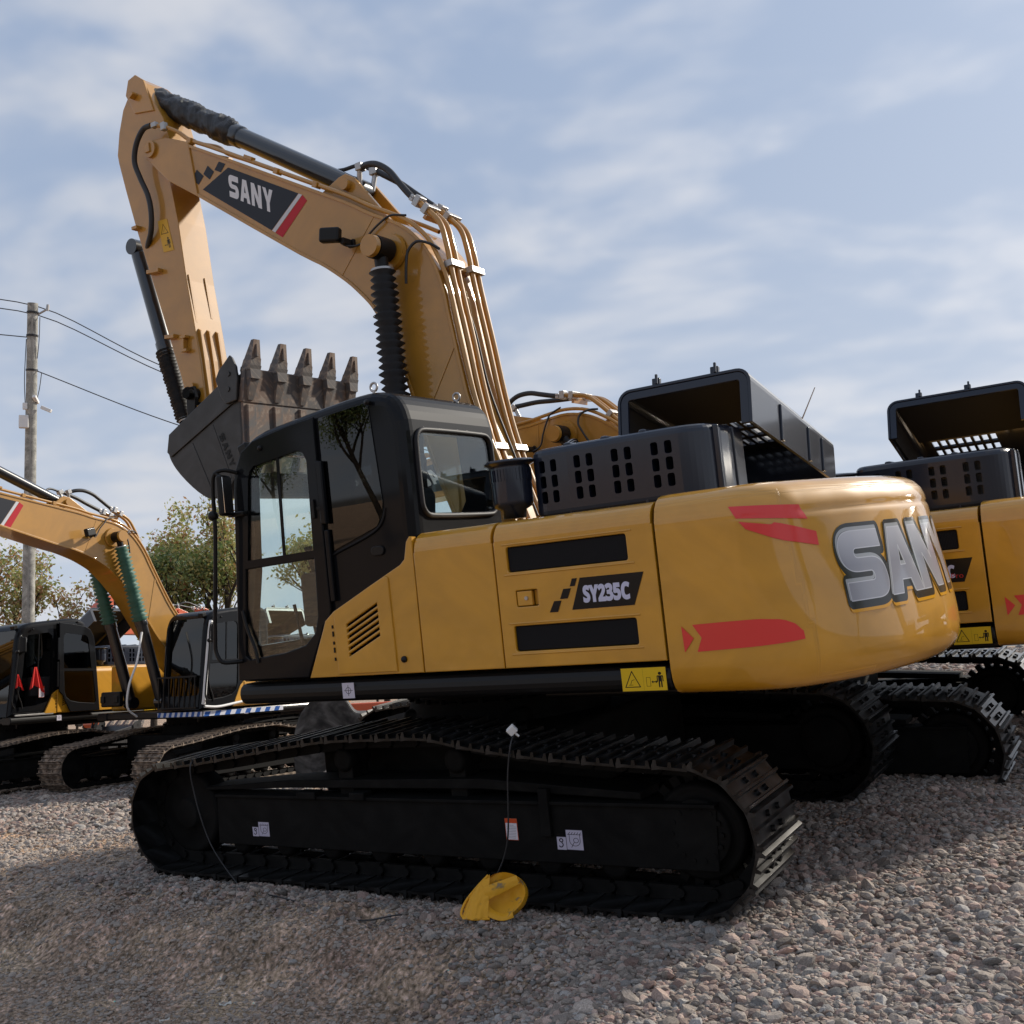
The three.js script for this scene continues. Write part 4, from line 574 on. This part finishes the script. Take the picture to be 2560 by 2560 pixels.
// ---------------------------------------------------------------- ground
const tilt = new THREE.Euler(6.26575 * D, -0.32553 * D, -0.16233 * D, 'XYZ');
const qM = new THREE.Quaternion().setFromEuler(tilt), tM = V3(0, 0.53267, 0);
const toW = p => V3(...p).applyQuaternion(qM).add(tM);
const nM = V3(0, 1, 0).applyQuaternion(qM);
const planeY = (x, z) => tM.y - (nM.x * x + nM.z * Math.max(z, -9)) / nM.y;
function baseY(x, z) {
  let y = planeY(x, z);
  const left = sst(-2.9, -6.5, x);
  y = mix(y, 0.0, left);
  const edge = 2.06 + 0.16 * noise(x * 1.1, 3, 5) + 0.05 * noise(x * 4, 1, 2) + 0.12 * sst(0.3, -2.0, x), near = sst(edge, edge + 0.42, z) * sst(1.9, 0.9, x) * sst(-3.6, -2.6, x);
  y -= near * 0.19;
  return y;
}
function groundY(x, z) {
  const d = Math.hypot(x - 4, z - 6.5);
  const rough = sst(60, 20, d);
  let y = baseY(x, z) + rough * (0.05 * fbm(x * 0.5, z * 0.5, 3, 3) + 0.03 * fbm(x * 2.1, z * 2.1, 7, 3));
  // loose berm pushed up along the near track, ruts in the dirt before it
  const b = Math.exp(-Math.pow((z - 1.85 + 0.12 * noise(x * 0.9, 2, 1)) / 0.22, 2)) * sst(-3.2, -2.2, x) * sst(1.9, 0.9, x);
  y += b * (0.055 + 0.14 * fbm(x * 3, z * 3, 1, 4));
  const clod = sst(1.55, 1.8, z) * sst(3.0, 2.3, z) * sst(2.0, 1.2, x); y += clod * 0.07 * Math.max(0, fbm(x * 7, z * 7, 12, 4) + 0.05);
  const rut = sst(2.0, 2.6, z) * sst(2.2, 1.0, x) + sst(-2.6, -3.4, x) * sst(-1, 1, z);
  const u = x * 0.55 - z * 0.83;
  y += rut * 0.012 * Math.sin(u * 21 + 3 * fbm(x * 1.3, z * 1.3, 4, 2)) * (0.5 + noise(x * 0.8, z * 0.8, 9));
  const fine = sst(14, 5, d);
  if (fine > 0) y += fine * (0.016 * fbm(x * 9, z * 9, 2, 3));
  // settle under the tracks of the two machines on the slope
  return y;
}
{
  const N = 520, pos = new Float32Array(N * N * 3), col = new Float32Array(N * N * 3), uv = new Float32Array(N * N * 2), idx = [];
  const wx = u => { const s = u * 2 - 1; return 0.5 + s * 6.5 + Math.sign(s) * Math.pow(Math.abs(s), 7) * 330; }, wz = u => { const s = u * 2 - 1; return 0.0 + s * 6.5 + Math.sign(s) * Math.pow(Math.abs(s), 7) * 330; };
  for (let j = 0; j < N; j++) for (let i = 0; i < N; i++) {
    const x = wx(i / (N - 1)), z = wz(j / (N - 1)), k = j * N + i, y = groundY(x, z);
    pos.set([x, y, z], 3 * k); uv.set([x, z], 2 * k);
    const n = fbm(x * 0.7, z * 0.7, 5, 4), m = fbm(x * 3, z * 3, 8, 3);
    const sand = sst(-2.5, -4.5, x) * sst(-3.2, -0.8, z);
    const b = 1.25 + 0.30 * n + 0.26 * m;
    col.set([b * mix(0.86, 1.12, sand), b * mix(0.78, 0.92, sand), b * mix(0.70, 0.70, sand)], 3 * k);
    if (i < N - 1 && j < N - 1) idx.push(k, k + N, k + 1, k + 1, k + N, k + N + 1);
  }
  const g = new THREE.BufferGeometry(); g.setAttribute('position', new THREE.BufferAttribute(pos, 3)); g.setAttribute('color', new THREE.BufferAttribute(col, 3)); g.setAttribute('uv', new THREE.BufferAttribute(uv, 2)); g.setIndex(idx); g.computeVertexNormals();
  const o = new THREE.Mesh(g, mat.soil); o.name = 'ground'; o.userData = { kind: 'structure', label: 'grey brown dirt and gravel yard' }; scene.add(o);
}
// gravel: broken stones in a few shapes, too many to count
function stoneGeo(k, det = 1) {
  const g = mergeVertices(new THREE.IcosahedronGeometry(1, det).deleteAttribute('uv').deleteAttribute('normal')), p = g.attributes.position;
  const pl = []; for (let i = 0; i < 7; i++) { const a = V3(rr(-1, 1), rr(-1, 1), rr(-1, 1)).normalize(); pl.push([a, rr(0.5, 0.85)]); }
  for (let i = 0; i < p.count; i++) { const v = V3().fromBufferAttribute(p, i); for (const [a, d] of pl) { const t = v.dot(a) - d; if (t > 0) v.addScaledVector(a, -t); } v.multiplyScalar(1 + 0.15 * noise(v.x * 2 + k * 9, v.y * 2, v.z * 2)); v.y *= 0.72; p.setXYZ(i, v.x, v.y, v.z); }
  const q = g.toNonIndexed(); q.computeVertexNormals(); return uvBox(q);
}
const stoneMat = P({ color: L(1, 1, 1), roughness: 0.95, map: dataTex(256, (u, v) => { const n = cl01(0.82 + 0.35 * tileN(u, v, 8, 3, 5)); return [n, n, n]; }, true, 1) });
{
  const kinds = [0, 1, 2, 3, 4, 5].map(k => stoneGeo(k)), lists = kinds.map(() => []);
  const put = (x, z, s, tone) => { const y = groundY(x, z); lists[Math.floor(rnd() * kinds.length)].push([x, y + s * rr(-0.25, 0.3), z, s, tone]); };
  const cx = 4.06, cz = 6.53;
  const fx = -Math.sin(31.5 * D), fz = -Math.cos(31.5 * D);
  let tries = 0, made = 0;
  while (made < 420000 && tries < 2200000) {
    tries++;
    const dist = 3.1 + 22 * Math.pow(rnd(), 1.9), side = rr(-0.62, 0.66), x = cx + fx * dist - fz * side * dist * 1, z = cz + fz * dist + fx * side * dist * 1;
    const dirt = Math.max(sst(1.75, 2.3, z) * sst(1.4, 0.1, x), sst(-2.2, -3.0, x) * sst(-2.6, 0.2, z));
    const patch = 0.5 + fbm(x * 0.8, z * 0.8, 2, 3);
    let keep = mix(1, 0.62, dirt); if (patch < 0.3) keep *= 0.5;
    if (rnd() > keep) continue;
    const far = sst(4, 14, dist);
    const small = dirt > 0.4 && rnd() < 0.85 ? 0.58 : 1, right = sst(0.9, 2.2, x) * sst(-1.5, 0.5, z); let s = mix(mix(0.0085, 0.0105, right), 0.022, far) * small * Math.exp(rr(-0.65, 0.8));
    const coarse = sst(0.6, 2.4, x) * sst(3.4, 1.0, Math.abs(z - 2)); if (rnd() < 0.10 * coarse + 0.03) s *= rr(1.4, 2.1);
    put(x, z, s, dirt > 0.5 && rnd() < 0.8 ? -1 : patch); made++;
  }
  const c = new THREE.Color(), q = new THREE.Quaternion(), e = new THREE.Euler(), m4 = new THREE.Matrix4();
  const group = new THREE.Group(); group.name = 'gravel'; group.userData = { kind: 'stuff', label: 'crushed grey and tan gravel spread over the yard' }; scene.add(group);
  kinds.forEach((g, k) => {
    const im = new THREE.InstancedMesh(g, stoneMat, lists[k].length); im.name = 'gravel_stones'; im.userData = { kind: 'stuff' };
    lists[k].forEach(([x, y, z, s, tone], i) => {
      e.set(rr(-0.6, 0.6), rr(0, 6.28), rr(-0.6, 0.6)); q.setFromEuler(e);
      m4.compose(V3(x, y, z), q, V3(s * rr(0.8, 1.35), s * rr(0.7, 1.05), s * rr(0.8, 1.2))); im.setMatrixAt(i, m4);
      const t = tone < 0 ? 0 : rnd(), b = tone < 0 ? rr(0.36, 0.52) : rr(0.22, 0.64) * (0.85 + 0.3 * (tone - 0.5));
      if (t < 0.5) c.setRGB(b * 1.10, b * 0.93, b * 0.79); else if (t < 0.75) c.setRGB(b * 1.20, b * 0.90, b * 0.75); else if (t < 0.93) c.setRGB(b * 1.02, b * 0.95, b * 0.88); else c.setRGB(b * 1.2, b * 0.82, b * 0.68);
      im.setColorAt(i, c);
    });
    group.add(im);
  });
}

// ---------------------------------------------------------------- machines
const placeM = (g, T = [0, 0, 0]) => { g.quaternion.copy(qM); g.position.copy(toW(T)); };
const main = buildExcavator({ name: 'excavator', label: 'nearest yellow and black excavator with raised arm, its bucket beside the cab', boom: 0, stick: 0, bucketTurn: 0, model: modelDecal('SY235C'), decals: true, antenna: true,
  trackLabels: t => { plate('hook_label', dec.hook, t, -1.25, -1.09, 0.262, 0.362, 1.3305); plate('hook_label', dec.hook, t, 1.075, 1.245, 0.285, 0.40, 1.3305); plate('caution_label', dec.tag, t, 0.75, 0.83, 0.325, 0.445, 1.3305); } });
placeM(main);
const second = buildExcavator({ name: 'excavator', label: 'yellow excavator at the right edge, behind the nearest counterweight', boom: 38, stick: -25, bucketTurn: 0, model: modelDecal('SY245C', 'Pro'), decals: true, lidKind: 'wide', lidAngle: 19, trackShift: -0.42, boomCyl: 0.6,
  trackLabels: t => { plate('arrow_label', dec.arrow, t, 0.75, 1.1, 0.33, 0.42, 1.3305); } });
placeM(second, [1.12, -0.18, -3.08]);
const sixth = buildExcavator({ name: 'excavator', label: 'excavator parked right of the picture, mirrored in the nearest counterweight', boom: 38, stick: -25, bucketTurn: 0, decals: false, lidKind: 'wide', lidAngle: 19 });
placeM(sixth, [7.4, 0, -6.6]); sixth.rotateY(Math.PI);
const third = buildExcavator({ name: 'excavator', label: 'excavator with green dust boots and a white wrapped cab rail', boom: 23, stick: -70, bucketTurn: 0, boomScale: 1.18, decalShift: -0.42, darkGlass: true, decals: true, boot: mat.greenBoot, worn: true, boomCyl: 0.5, cylBase: -0.4, lidKind: 'wide', lidAngle: 20 });
third.position.set(-10.9, 0, -6.9); third.rotation.y = 90 * D;
const fourth = buildExcavator({ name: 'excavator', label: 'excavator with red cloths hanging in its dark cab at the left edge', boom: 60, stick: -105, bucketTurn: 0, decals: false, darkGlass: true, doorOpen: true, worn: true, boomCyl: 0.7, cylBase: -0.3, lidKind: 'wide', lidAngle: 30 });
fourth.position.set(-14.6, 0.02, -5.9); fourth.rotation.y = 90 * D;

// things fixed to the machines further left: wrapped rail, striped tape, cloths
{
  const stripes = decalMat(512, 32, c => { c.fillStyle = '#c9cbd4'; c.fillRect(0, 0, 512, 32); c.fillStyle = '#1f4f96'; for (let i = -1; i < 9; i++) poly(c, [[i * 64, 32], [i * 64 + 32, 32], [i * 64 + 44, 0], [i * 64 + 12, 0]], '#1f4f96'); });
  stripes.map.wrapS = THREE.RepeatWrapping;
  quad('striped_tape', [[-1.236, 1.16, 0.25], [-1.236, 1.16, 1.34], [-1.236, 1.235, 1.34], [-1.236, 1.235, 0.25]], stripes, third, 'blue and white striped tape');
  quad('striped_tape', [[-1.23, 1.16, 1.358], [0.6, 1.16, 1.358], [0.6, 1.235, 1.358], [-1.23, 1.235, 1.358]], stripes, third, 'blue and white striped tape');
  part('wrapped_rail', [tube([[-1.24, 1.36, 1.37], [-1.245, 1.42, 1.39], [-1.18, 2.0, 1.39], [-1.10, 2.62, 1.39], [-1.06, 2.72, 1.37]], 0.032, 40, 10)], mat.white, third, 'handrail wrapped in white plastic');
  part('white_pipe', [tube([[-1.24, 1.32, 1.40], [-1.0, 1.30, 1.42], [-0.4, 1.36, 1.42], [0.1, 1.38, 1.40]], 0.022, 30, 8)], mat.white, third);
  part('window_guard', [...[0, 1, 2, 3, 4, 5, 6, 7].map(i => box(-1.3, -1.28, 1.3, 1.82, 0.34 + i * 0.125, 0.36 + i * 0.125, 0.004)), box(-1.302, -1.275, 1.80, 1.83, 0.32, 1.26, 0.004), box(-1.302, -1.275, 1.29, 1.32, 0.32, 1.26, 0.004)], mat.black, third);
  part('white_strap', [tube([[-1.55, 2.6, 0.24], [-1.7, 2.1, 0.3], [-1.78, 1.7, 0.2], [-1.72, 1.35, 0.1], [-1.5, 1.2, 0.05]], 0.018, 40, 6)], mat.white, third);
  part('headlamp', [boxc(-1.26, 1.5, -0.9, 0.1, 0.26, 0.5, 0.03), boxc(-1.32, 1.5, -0.72, 0.03, 0.12, 0.1, 0.02), boxc(-1.32, 1.5, -1.08, 0.03, 0.12, 0.1, 0.02)], mat.black, third);
  const cloth = (n, x, y, w, h, z, lab) => { const m = new THREE.Mesh(gridGeo(14, 14, (u, v) => { const t = v, ww = w * (0.18 + 0.82 * t); return V3(x + (u - 0.5) * ww + 0.03 * t, y - t * h * (0.75 + 0.35 * Math.abs(u - 0.35) * 1.6), z + 0.03 * Math.sin(u * 13) * t); }), mat.redCloth); m.name = n; m.userData = { label: lab, category: 'cloth', group: 'red cloths in the cab' }; m.name = numbered(n); scene.add(m); fourth.updateMatrixWorld(true); m.applyMatrix4(fourth.matrixWorld); return m; };
  cloth('red_cloth', -0.78, 2.12, 0.30, 0.42, 1.38, 'larger red cloth knotted at the top, hanging in the left cab doorway');
  cloth('red_cloth', -1.12, 2.0, 0.16, 0.26, 1.38, 'small red cloth at the front pillar of the left cab');
  quad('white_notice', [[-0.66, 1.58, 1.30], [-0.55, 1.58, 1.30], [-0.55, 1.78, 1.30], [-0.66, 1.78, 1.30]], dec.tag, fourth);
  part('door_sill', [box(-1.15, -0.4, 1.27, 1.30, 1.33, 1.36, 0.004)], mat.steel, fourth);
}
// far orange machine
const fifth = buildExcavator({ name: 'excavator', label: 'orange excavator far behind the others, only its boom showing', paint: mat.orange, boom: 35, stick: -50, bucketTurn: 0, decals: false, worn: true, boomCyl: 0.6, cylBase: -0.3, lidKind: 'wide', lidAngle: 20 });
fifth.position.set(-19.0, 0, -16.2); fifth.rotation.y = 90 * D;

// ---------------------------------------------------------------- pole, wires, cameras
{
  const p = thing('utility_pole', 'tall grey concrete utility pole at the left with small white boxes and cameras', 'utility pole');
  const base = [-24.95, -0.1, -12.76], top = [-23.16, 13.02, -11.55];
  part('shaft', [rod(base, top, 0.19, 0.145, 24)], mat.concrete, p);
  const at = (y, dx = 0, dz = 0) => { const t = (y + 0.1) / 13.12; return [mix(base[0], top[0], t) + dx, y, mix(base[2], top[2], t) + dz]; };
  for (const y of [11.05, 12.05, 12.72]) part('band', [rod(at(y), at(y + 0.06), 0.166, 0.166, 20)], mat.hose, p);
  part('insulator_arm', [rod(at(12.7, 0.1, -0.1), at(12.85, 0.32, -0.26), 0.03, 0.03, 8), rod(at(12.8, 0.32, -0.26), at(12.98, 0.33, -0.27), 0.05, 0.04, 12)], mat.steel, p);
  part('junction_box', [boxc(...at(9.55, 0.0, 0.0).map((v, i) => v + [-0.02, 0, 0.22][i]), 0.26, 0.38, 0.16, 0.02, 0, 0.9)], mat.white, p);
  part('small_box', [boxc(...at(10.0, 0, 0).map((v, i) => v + [0.0, 0, 0.2][i]), 0.13, 0.2, 0.1, 0.02, 0, 0.9)], mat.white, p);
  const cg = (x, y, z, a) => [boxc(x, y, z, 0.32, 0.1, 0.11, 0.02, -0.45, a), rod([x - 0.18, y + 0.06, z + 0.05], [x - 0.05, y + 0.0, z], 0.02, 0.02, 8)];
  part('security_camera', cg(...at(9.93, 0.36, -0.24), 0.6), mat.white, p);
  part('security_camera', cg(...at(10.2, 0.18, -0.02), 2.2), mat.white, p);
  part('down_lead', [tube([at(12.6, 0.2, -0.1), at(11.9, 0.19, -0.09), at(11.4, 0.16, -0.06)], 0.012, 20, 5), tube([at(11.0, 0.25, -0.15), at(10.5, 0.22, -0.1), at(10.1, 0.16, -0.04)], 0.012, 20, 5), tube([at(12.0, -0.17, 0.08), at(10.8, -0.2, 0.1), at(10.1, -0.15, 0.1)], 0.012, 20, 5)], mat.wire, p);
  const wire = (pts, lab) => solo('overhead_wire', [tube(pts, 0.016, 40, 5)], mat.wire, lab, 'wire', 'overhead wires');
  wire([[-26.4, 13.75, -9.2], [-24.2, 13.25, -10.9], [-22.92, 12.86, -11.8], [-19.99, 10.9, -13.87], [-14, 8.2, -18.2], [-8, 7.4, -22.5]], 'uppermost thin wire passing the top of the pole');
  wire([[-26.4, 13.4, -9.2], [-24.2, 12.98, -10.95], [-22.97, 12.62, -11.8], [-19.89, 10.65, -13.97], [-14, 8.0, -18.3], [-8, 7.2, -22.6]], 'thicker wire just below the uppermost one on the pole');
  wire([[-26.4, 12.5, -9.3], [-24.3, 12.2, -11.0], [-23.4, 12.05, -11.62]], 'short wire running off left from the second band of the pole');
  wire([[-23.35, 11.08, -11.75], [-20.05, 9.3, -14.11], [-15, 7.2, -17.8], [-9, 6.4, -22]], 'lowest thin wire running right from the third band of the pole');
}
// ---------------------------------------------------------------- trees
const leafMats = [[0.42, 0.38, 0.13], [0.28, 0.33, 0.10], [0.40, 0.22, 0.10], [0.16, 0.24, 0.07]].map(c => P({ color: L(...c), roughness: 0.8, transmission: 0.5, thickness: 0 }));  // leaf colours lightened to stand in for distance haze
function tree(label, x, z, h, cr, ch, n, tones, lean = 0, y0 = 0) {
  const t = thing('tree', label, 'tree', 'trees beyond the yard');
  const g = [], tips = [];
  const grow = (p, d, l, r, lv) => {
    const pts = [p.clone()], dd = d.clone(); let q = p.clone();
    for (let i = 0; i < 4; i++) { dd.add(V3(rr(-0.22, 0.22), rr(-0.05, 0.2), rr(-0.22, 0.22))).normalize(); q = q.clone().addScaledVector(dd, l / 4); pts.push(q); }
    const c = new THREE.CatmullRomCurve3(pts), tb = new THREE.TubeGeometry(c, 8, 1, 6, false), ps = tb.attributes.position, nr = tb.attributes.normal;
    for (let i = 0; i < ps.count; i++) { const k = Math.floor(i / 7) / 8, cc = c.getPointAt(Math.min(1, k)), rad = r * (1 - 0.55 * k); ps.setXYZ(i, cc.x + nr.getX(i) * rad, cc.y + nr.getY(i) * rad, cc.z + nr.getZ(i) * rad); }
    g.push(tb);
    if (lv >= 3) { tips.push(q, pts[2]); return; }
    const m = lv === 0 ? 6 : 4; for (let i = 0; i < m; i++) { const k = lv === 0 ? rr(0.4, 1) : rr(0.25, 1), b = c.getPointAt(k), a = rr(0, 6.28); grow(b, V3(Math.cos(a) * cr / h * 2.1, rr(0.25, 1.0), Math.sin(a) * cr / h * 2.1).normalize().add(dd.clone().multiplyScalar(0.35)).normalize(), l * rr(0.42, 0.62), r * rr(0.38, 0.5), lv + 1); }
  };
  grow(V3(x, y0, z), V3(lean, 1, 0).normalize(), h * 0.62, h * 0.017, 0);
  part('trunk', g, mat.bark, t);
  const pos = tones.map(() => []);
  for (let i = 0; i < n; i++) {
    const c = tips[Math.floor(rnd() * tips.length)], k = pos[Math.floor(Math.pow(rnd(), 1.3) * tones.length)];
    const p = c.clone().add(V3(rr(-1, 1), rr(-0.8, 0.8), rr(-1, 1)).multiplyScalar(ch * Math.sqrt(rnd()))), a = V3(rr(-1, 1), rr(-1, 1), rr(-1, 1)).normalize(), b = V3(rr(-1, 1), rr(-1, 1), rr(-1, 1)).cross(a).normalize(), s = rr(0.05, 0.105);
    const P0 = p.clone().addScaledVector(a, -s), P1 = p.clone().addScaledVector(b, s * 0.5), P2 = p.clone().addScaledVector(a, s), P3 = p.clone().addScaledVector(b, -s * 0.5);
    for (const v of [P0, P1, P2, P0, P2, P3]) k.push(v.x, v.y, v.z);
  }
  const gs = pos.map(a => { const q = new THREE.BufferGeometry(); q.setAttribute('position', new THREE.Float32BufferAttribute(a, 3)); q.computeVertexNormals(); return q; });
  gs.forEach((q, i) => part('crown', [q], leafMats[tones[i]], t));
  return t;
}
tree('leafy tree with green and reddish leaves behind the green booted boom', -27.2, -19.2, 7.6, 2.3, 0.55, 7000, [0, 1, 2], 0.02);
tree('tall loose tree just left of the nearest cab', -24.6, -20.3, 9.2, 2.2, 0.5, 5000, [0, 1, 0, 2], 0.06);
tree('dense green tree between the boom and the nearest cab', -26.0, -20.6, 7.0, 2.4, 0.6, 7500, [3, 1, 0], -0.02);
tree('yellowing tree seen through the nearest cab door glass', -21.8, -21.4, 8.2, 2.4, 0.5, 4500, [0, 0, 1], 0.0);
tree('thin tree right of the other trees, seen through the cab glass', -19.6, -23.0, 7.8, 2.2, 0.5, 3500, [0, 1, 2], 0.03);
tree('small tree behind the utility pole at the left edge', -31.0, -16.4, 7.4, 2.6, 0.5, 5000, [0, 2, 1], -0.03);
tree('bare branched tree right of the utility pole', -29.6, -17.4, 5.6, 1.8, 0.45, 2200, [0, 2], 0.05);
tree('broad tree standing right of the picture, mirrored in the counterweight', 22, -2, 8.5, 3.2, 0.8, 7000, [1, 3, 0], 0);
tree('second tree right of the picture, mirrored in the counterweight', 25, 5, 7.5, 3.0, 0.8, 7000, [3, 1, 0], 0);
tree('dark tree behind the viewer, mirrored in the cab window', -29, 38, 11, 4.2, 1.1, 16000, [3, 1], 0);
tree('smaller tree behind the viewer, mirrored in the cab side', -40, 42, 9.5, 4.0, 1.1, 12000, [3, 1], 0);
for (let i = 0; i < 6; i++) tree(['low bush left of the pole foot', 'low bush behind the left cab', 'low bush behind the orange boom', 'low bush under the green trees', 'low bush left of the nearest cab', 'low bush behind the nearest cab glass'][i], -36 + i * 3.4, -18 - i * 2.0, 3.6, 2.0, 0.7, 2600, [1, 3, 0], 0);

// ---------------------------------------------------------------- loose things in the yard
{ // grey bucket and orange beam standing behind the nearest tracks
  const t = thing('spare_bucket', 'grey digging bucket standing on the ground behind the nearest tracks', 'bucket');
  const sp = smooth([[-0.42, 0.0], [-0.46, 0.5], [-0.36, 0.86], [-0.12, 1.06], [0.12, 1.0], [0.26, 0.82], [0.42, 0.80], [0.56, 0.74], [0.6, 0.55]], 4), gm = P({ color: L(0.16, 0.15, 0.145), roughness: 0.7, map: grimeTex });
  part('side_plate', [ext([...sp, [0.5, 0.3], [0.2, 0.0]], 0.5, 0.53, 0.004)], gm, t); part('side_plate', [ext([...sp, [0.5, 0.3], [0.2, 0.0]], -0.53, -0.5, 0.004)], gm, t);
  part('shell', [ext(band(sp, -0.02, 0.01), -0.52, 0.52, 0.003)], gm, t);
  for (let i = 0; i < 4; i++) part('tooth', [boxc(0.1, 0.04, -0.4 + i * 0.27, 0.16, 0.07, 0.09, 0.01)], gm, t);
  t.position.set(-4.9, baseY(-4.9, -3.6) + 0.02, -3.6); t.rotation.y = 40 * D;
  const b = thing('orange_beam', 'orange steel beam on two stands beyond the tracks, under the nearest platform', 'beam');
  part('beam', [boxc(0, 1.04, 0, 1.7, 0.26, 0.3, 0.03)], mat.orange, b); for (const x of [-0.6, 0.6]) part('stand', [boxc(x, 0.45, 0, 0.1, 0.92, 0.3, 0.01)], mat.frame, b);
  b.position.set(-10.2 + 0.9, 0, -9.6); b.rotation.y = 32 * D; b.position.set(-9.0, 0, -9.7);
}
{ // crumpled yellow sleeve against the near track
  const t = thing('yellow_sleeve', 'crumpled dirty yellow rubber sleeve lying against the nearest track', 'sleeve');
  const dirt = P({ color: L(1, 1, 1), roughness: 0.6, map: dataTex(256, (u, v) => { const n = tileN(u, v, 4, 3, 5), k = sst(0.14, 0.3, n + 0.3 * tileN(u, v, 3, 8, 2)); return [mix(0.84, 0.50, k), mix(0.60, 0.42, k), mix(0.05, 0.31, k)]; }, true, 2.2) });
  const cz = (r, a) => [Math.cos(a) * r, Math.sin(a) * r * 0.96];
  // round end: shallow cup, rim turned over
  part('end_disc', [tf(gridGeo(56, 14, (u, v) => { const a = u * 6.2832, r = 0.148 * v * (1 + 0.025 * Math.sin(a * 3 + 1)); const [x, y] = cz(r, a); return V3(x, y, -0.045 + 0.05 * v * v + 0.012 * noise(x * 16, y * 16, 2)); }), 0.03, 0.142, 0, -0.42, -0.1, 0)], dirt, t);
  part('rim', [tf(gridGeo(64, 8, (u, v) => { const a = u * 6.2832, r = 0.148 * (1 + 0.025 * Math.sin(a * 3 + 1)); const [x, y] = cz(r + 0.004 * Math.sin(v * 3.14), a); return V3(x, y, 0.008 - v * 0.07 - 0.012 * Math.sin(a * 2)); }), 0.03, 0.142, 0, -0.42, -0.1, 0)], dirt, t);
  // broad band folded across the front of the cup
  const bandG = (pts, w0, w1, tw) => { const c = new THREE.CatmullRomCurve3(pts.map(p => V3(...p)), false, 'centripetal'); return gridGeo(40, 8, (u, v) => { const p = c.getPointAt(u), tn = c.getTangentAt(u), n = V3(0, 0, 1).applyAxisAngle(V3(1, 0, 0), -0.42), s = tn.clone().cross(n).normalize(); return p.addScaledVector(s, (v - 0.5) * mix(w0, w1, u)).addScaledVector(n, 0.008 * Math.sin(v * 3.14) + tw * (v - 0.5) * Math.sin(u * 3) + 0.004 * noise(u * 6, v * 5, 3)); }); };
  part('fold', [bandG([[0.13, 0.235, 0.0], [0.03, 0.20, 0.035], [-0.065, 0.165, 0.055], [-0.10, 0.14, 0.05]], 0.06, 0.085, 0.02)], dirt, t);
  part('fold', [bandG([[-0.10, 0.20, 0.03], [-0.115, 0.13, 0.055], [-0.075, 0.06, 0.085], [0.03, 0.015, 0.09], [0.10, 0.03, 0.075]], 0.07, 0.045, 0.03)], dirt, t);
  // slack tail lying to the left
  part('tail', [gridGeo(30, 14, (u, v) => { const a = mix(0.95, 0.02, v), x = mix(-0.06, -0.235, Math.pow(u, 0.8)) , y = mix(mix(0.27, 0.02, v), mix(0.085, 0.015, v), u); return V3(x, y + 0.008 * noise(u * 5, v * 5, 4), mix(0.0, 0.12, v) + 0.03 * Math.sin(u * 3.1) + 0.012 * noise(u * 7, v * 7, 1)); }), tube([[-0.07, 0.265, 0.0], [-0.15, 0.19, 0.01], [-0.235, 0.09, 0.03], [-0.245, 0.03, 0.09], [-0.18, 0.015, 0.13], [-0.05, 0.012, 0.12]], 0.009, 40, 8)], dirt, t);
  const p = toW([0.93, 0, 1.74]); t.position.set(p.x, groundY(p.x, p.z) - 0.01, p.z); t.rotation.y = 22 * D; t.scale.setScalar(0.78);
}
{ // cable from the track to the ground, with a white plug
  const w = a => a.map(p => { const q = toW(p); return [q.x, q.y, q.z]; });
  const gr = (x, z) => { const q = toW([x, 0, z]); return [q.x, groundY(q.x, q.z) + 0.012, q.z]; };
  const c = thing('cable', 'thin black cable looped over the nearest track, white plug at its end', 'cable');
  part('lead', [tube([...w([[-1.66, 0.80, 1.2], [-1.6, 0.80, 1.45], [-1.59, 0.76, 1.505], [-1.57, 0.57, 1.51], [-1.45, 0.25, 1.515], [-1.22, 0.03, 1.54]]), gr(-1.01, 1.67), gr(-0.38, 1.87), gr(0.18, 1.97), gr(0.41, 1.9), gr(0.56, 1.72), ...w([[0.66, 0.06, 1.53], [0.76, 0.16, 1.51], [0.86, 0.34, 1.505], [0.92, 0.75, 1.505], [0.95, 0.90, 1.49], [0.93, 0.93, 1.42]])], 0.0045, 220, 6)], mat.hose, c);
  const pl = part('plug', [boxc(0, 0, 0, 0.05, 0.045, 0.04, 0.006), rod([0, -0.02, 0], [0.005, -0.05, 0.01], 0.008, 0.006, 8)], mat.white, c); pl.position.copy(toW([0.925, 0.955, 1.43])); pl.rotation.set(0.3, 0.5, 0.6);
}
{ // litter
  const scrap = (lab, x, z, w, d, m, ry) => { const o = solo('litter_scrap', [gridGeo(10, 6, (u, v) => V3((u - 0.5) * w, 0.008 + 0.012 * noise(u * 3 + x * 9, v * 3, z * 5) + 0.02 * Math.abs(u - 0.5), (v - 0.5) * d * (0.6 + 0.4 * Math.sin(u * 3.1))))], m, lab, 'litter', 'litter on the ground'); o.position.set(x, groundY(x, z) + 0.012, z); o.rotation.y = ry; };
  const wf = P({ color: L(0.55, 0.53, 0.48), roughness: 0.7 }), lf = P({ color: L(0.30, 0.25, 0.16), roughness: 0.9 });
  scrap('pale crumpled paper strip lowest at the left on the dirt', -0.24, 3.2, 0.11, 0.035, lf, 0.7);
  scrap('small white plastic scrap in the dirt left of centre', -0.16, 2.62, 0.06, 0.035, wf, 0.9);
  scrap('thin white scrap left of the small plastic one', -0.31, 2.87, 0.05, 0.012, wf, 0.8);
  scrap('pale scrap at the bottom edge right of the yellow ring', 1.10, 2.74, 0.06, 0.03, wf, 0.3);
  const r = solo('yellow_ring', [tf(new THREE.TorusGeometry(0.075, 0.008, 8, 40), 0, 0, 0, Math.PI / 2)], mat.bag, 'yellow plastic ring half buried at the bottom edge', 'ring'); r.position.set(0.95, groundY(0.95, 2.9) + 0.006, 2.9);
}
scene.traverse(o => { if (o.isMesh) { o.castShadow = true; o.receiveShadow = true; } });
renderer.render(scene, camera);
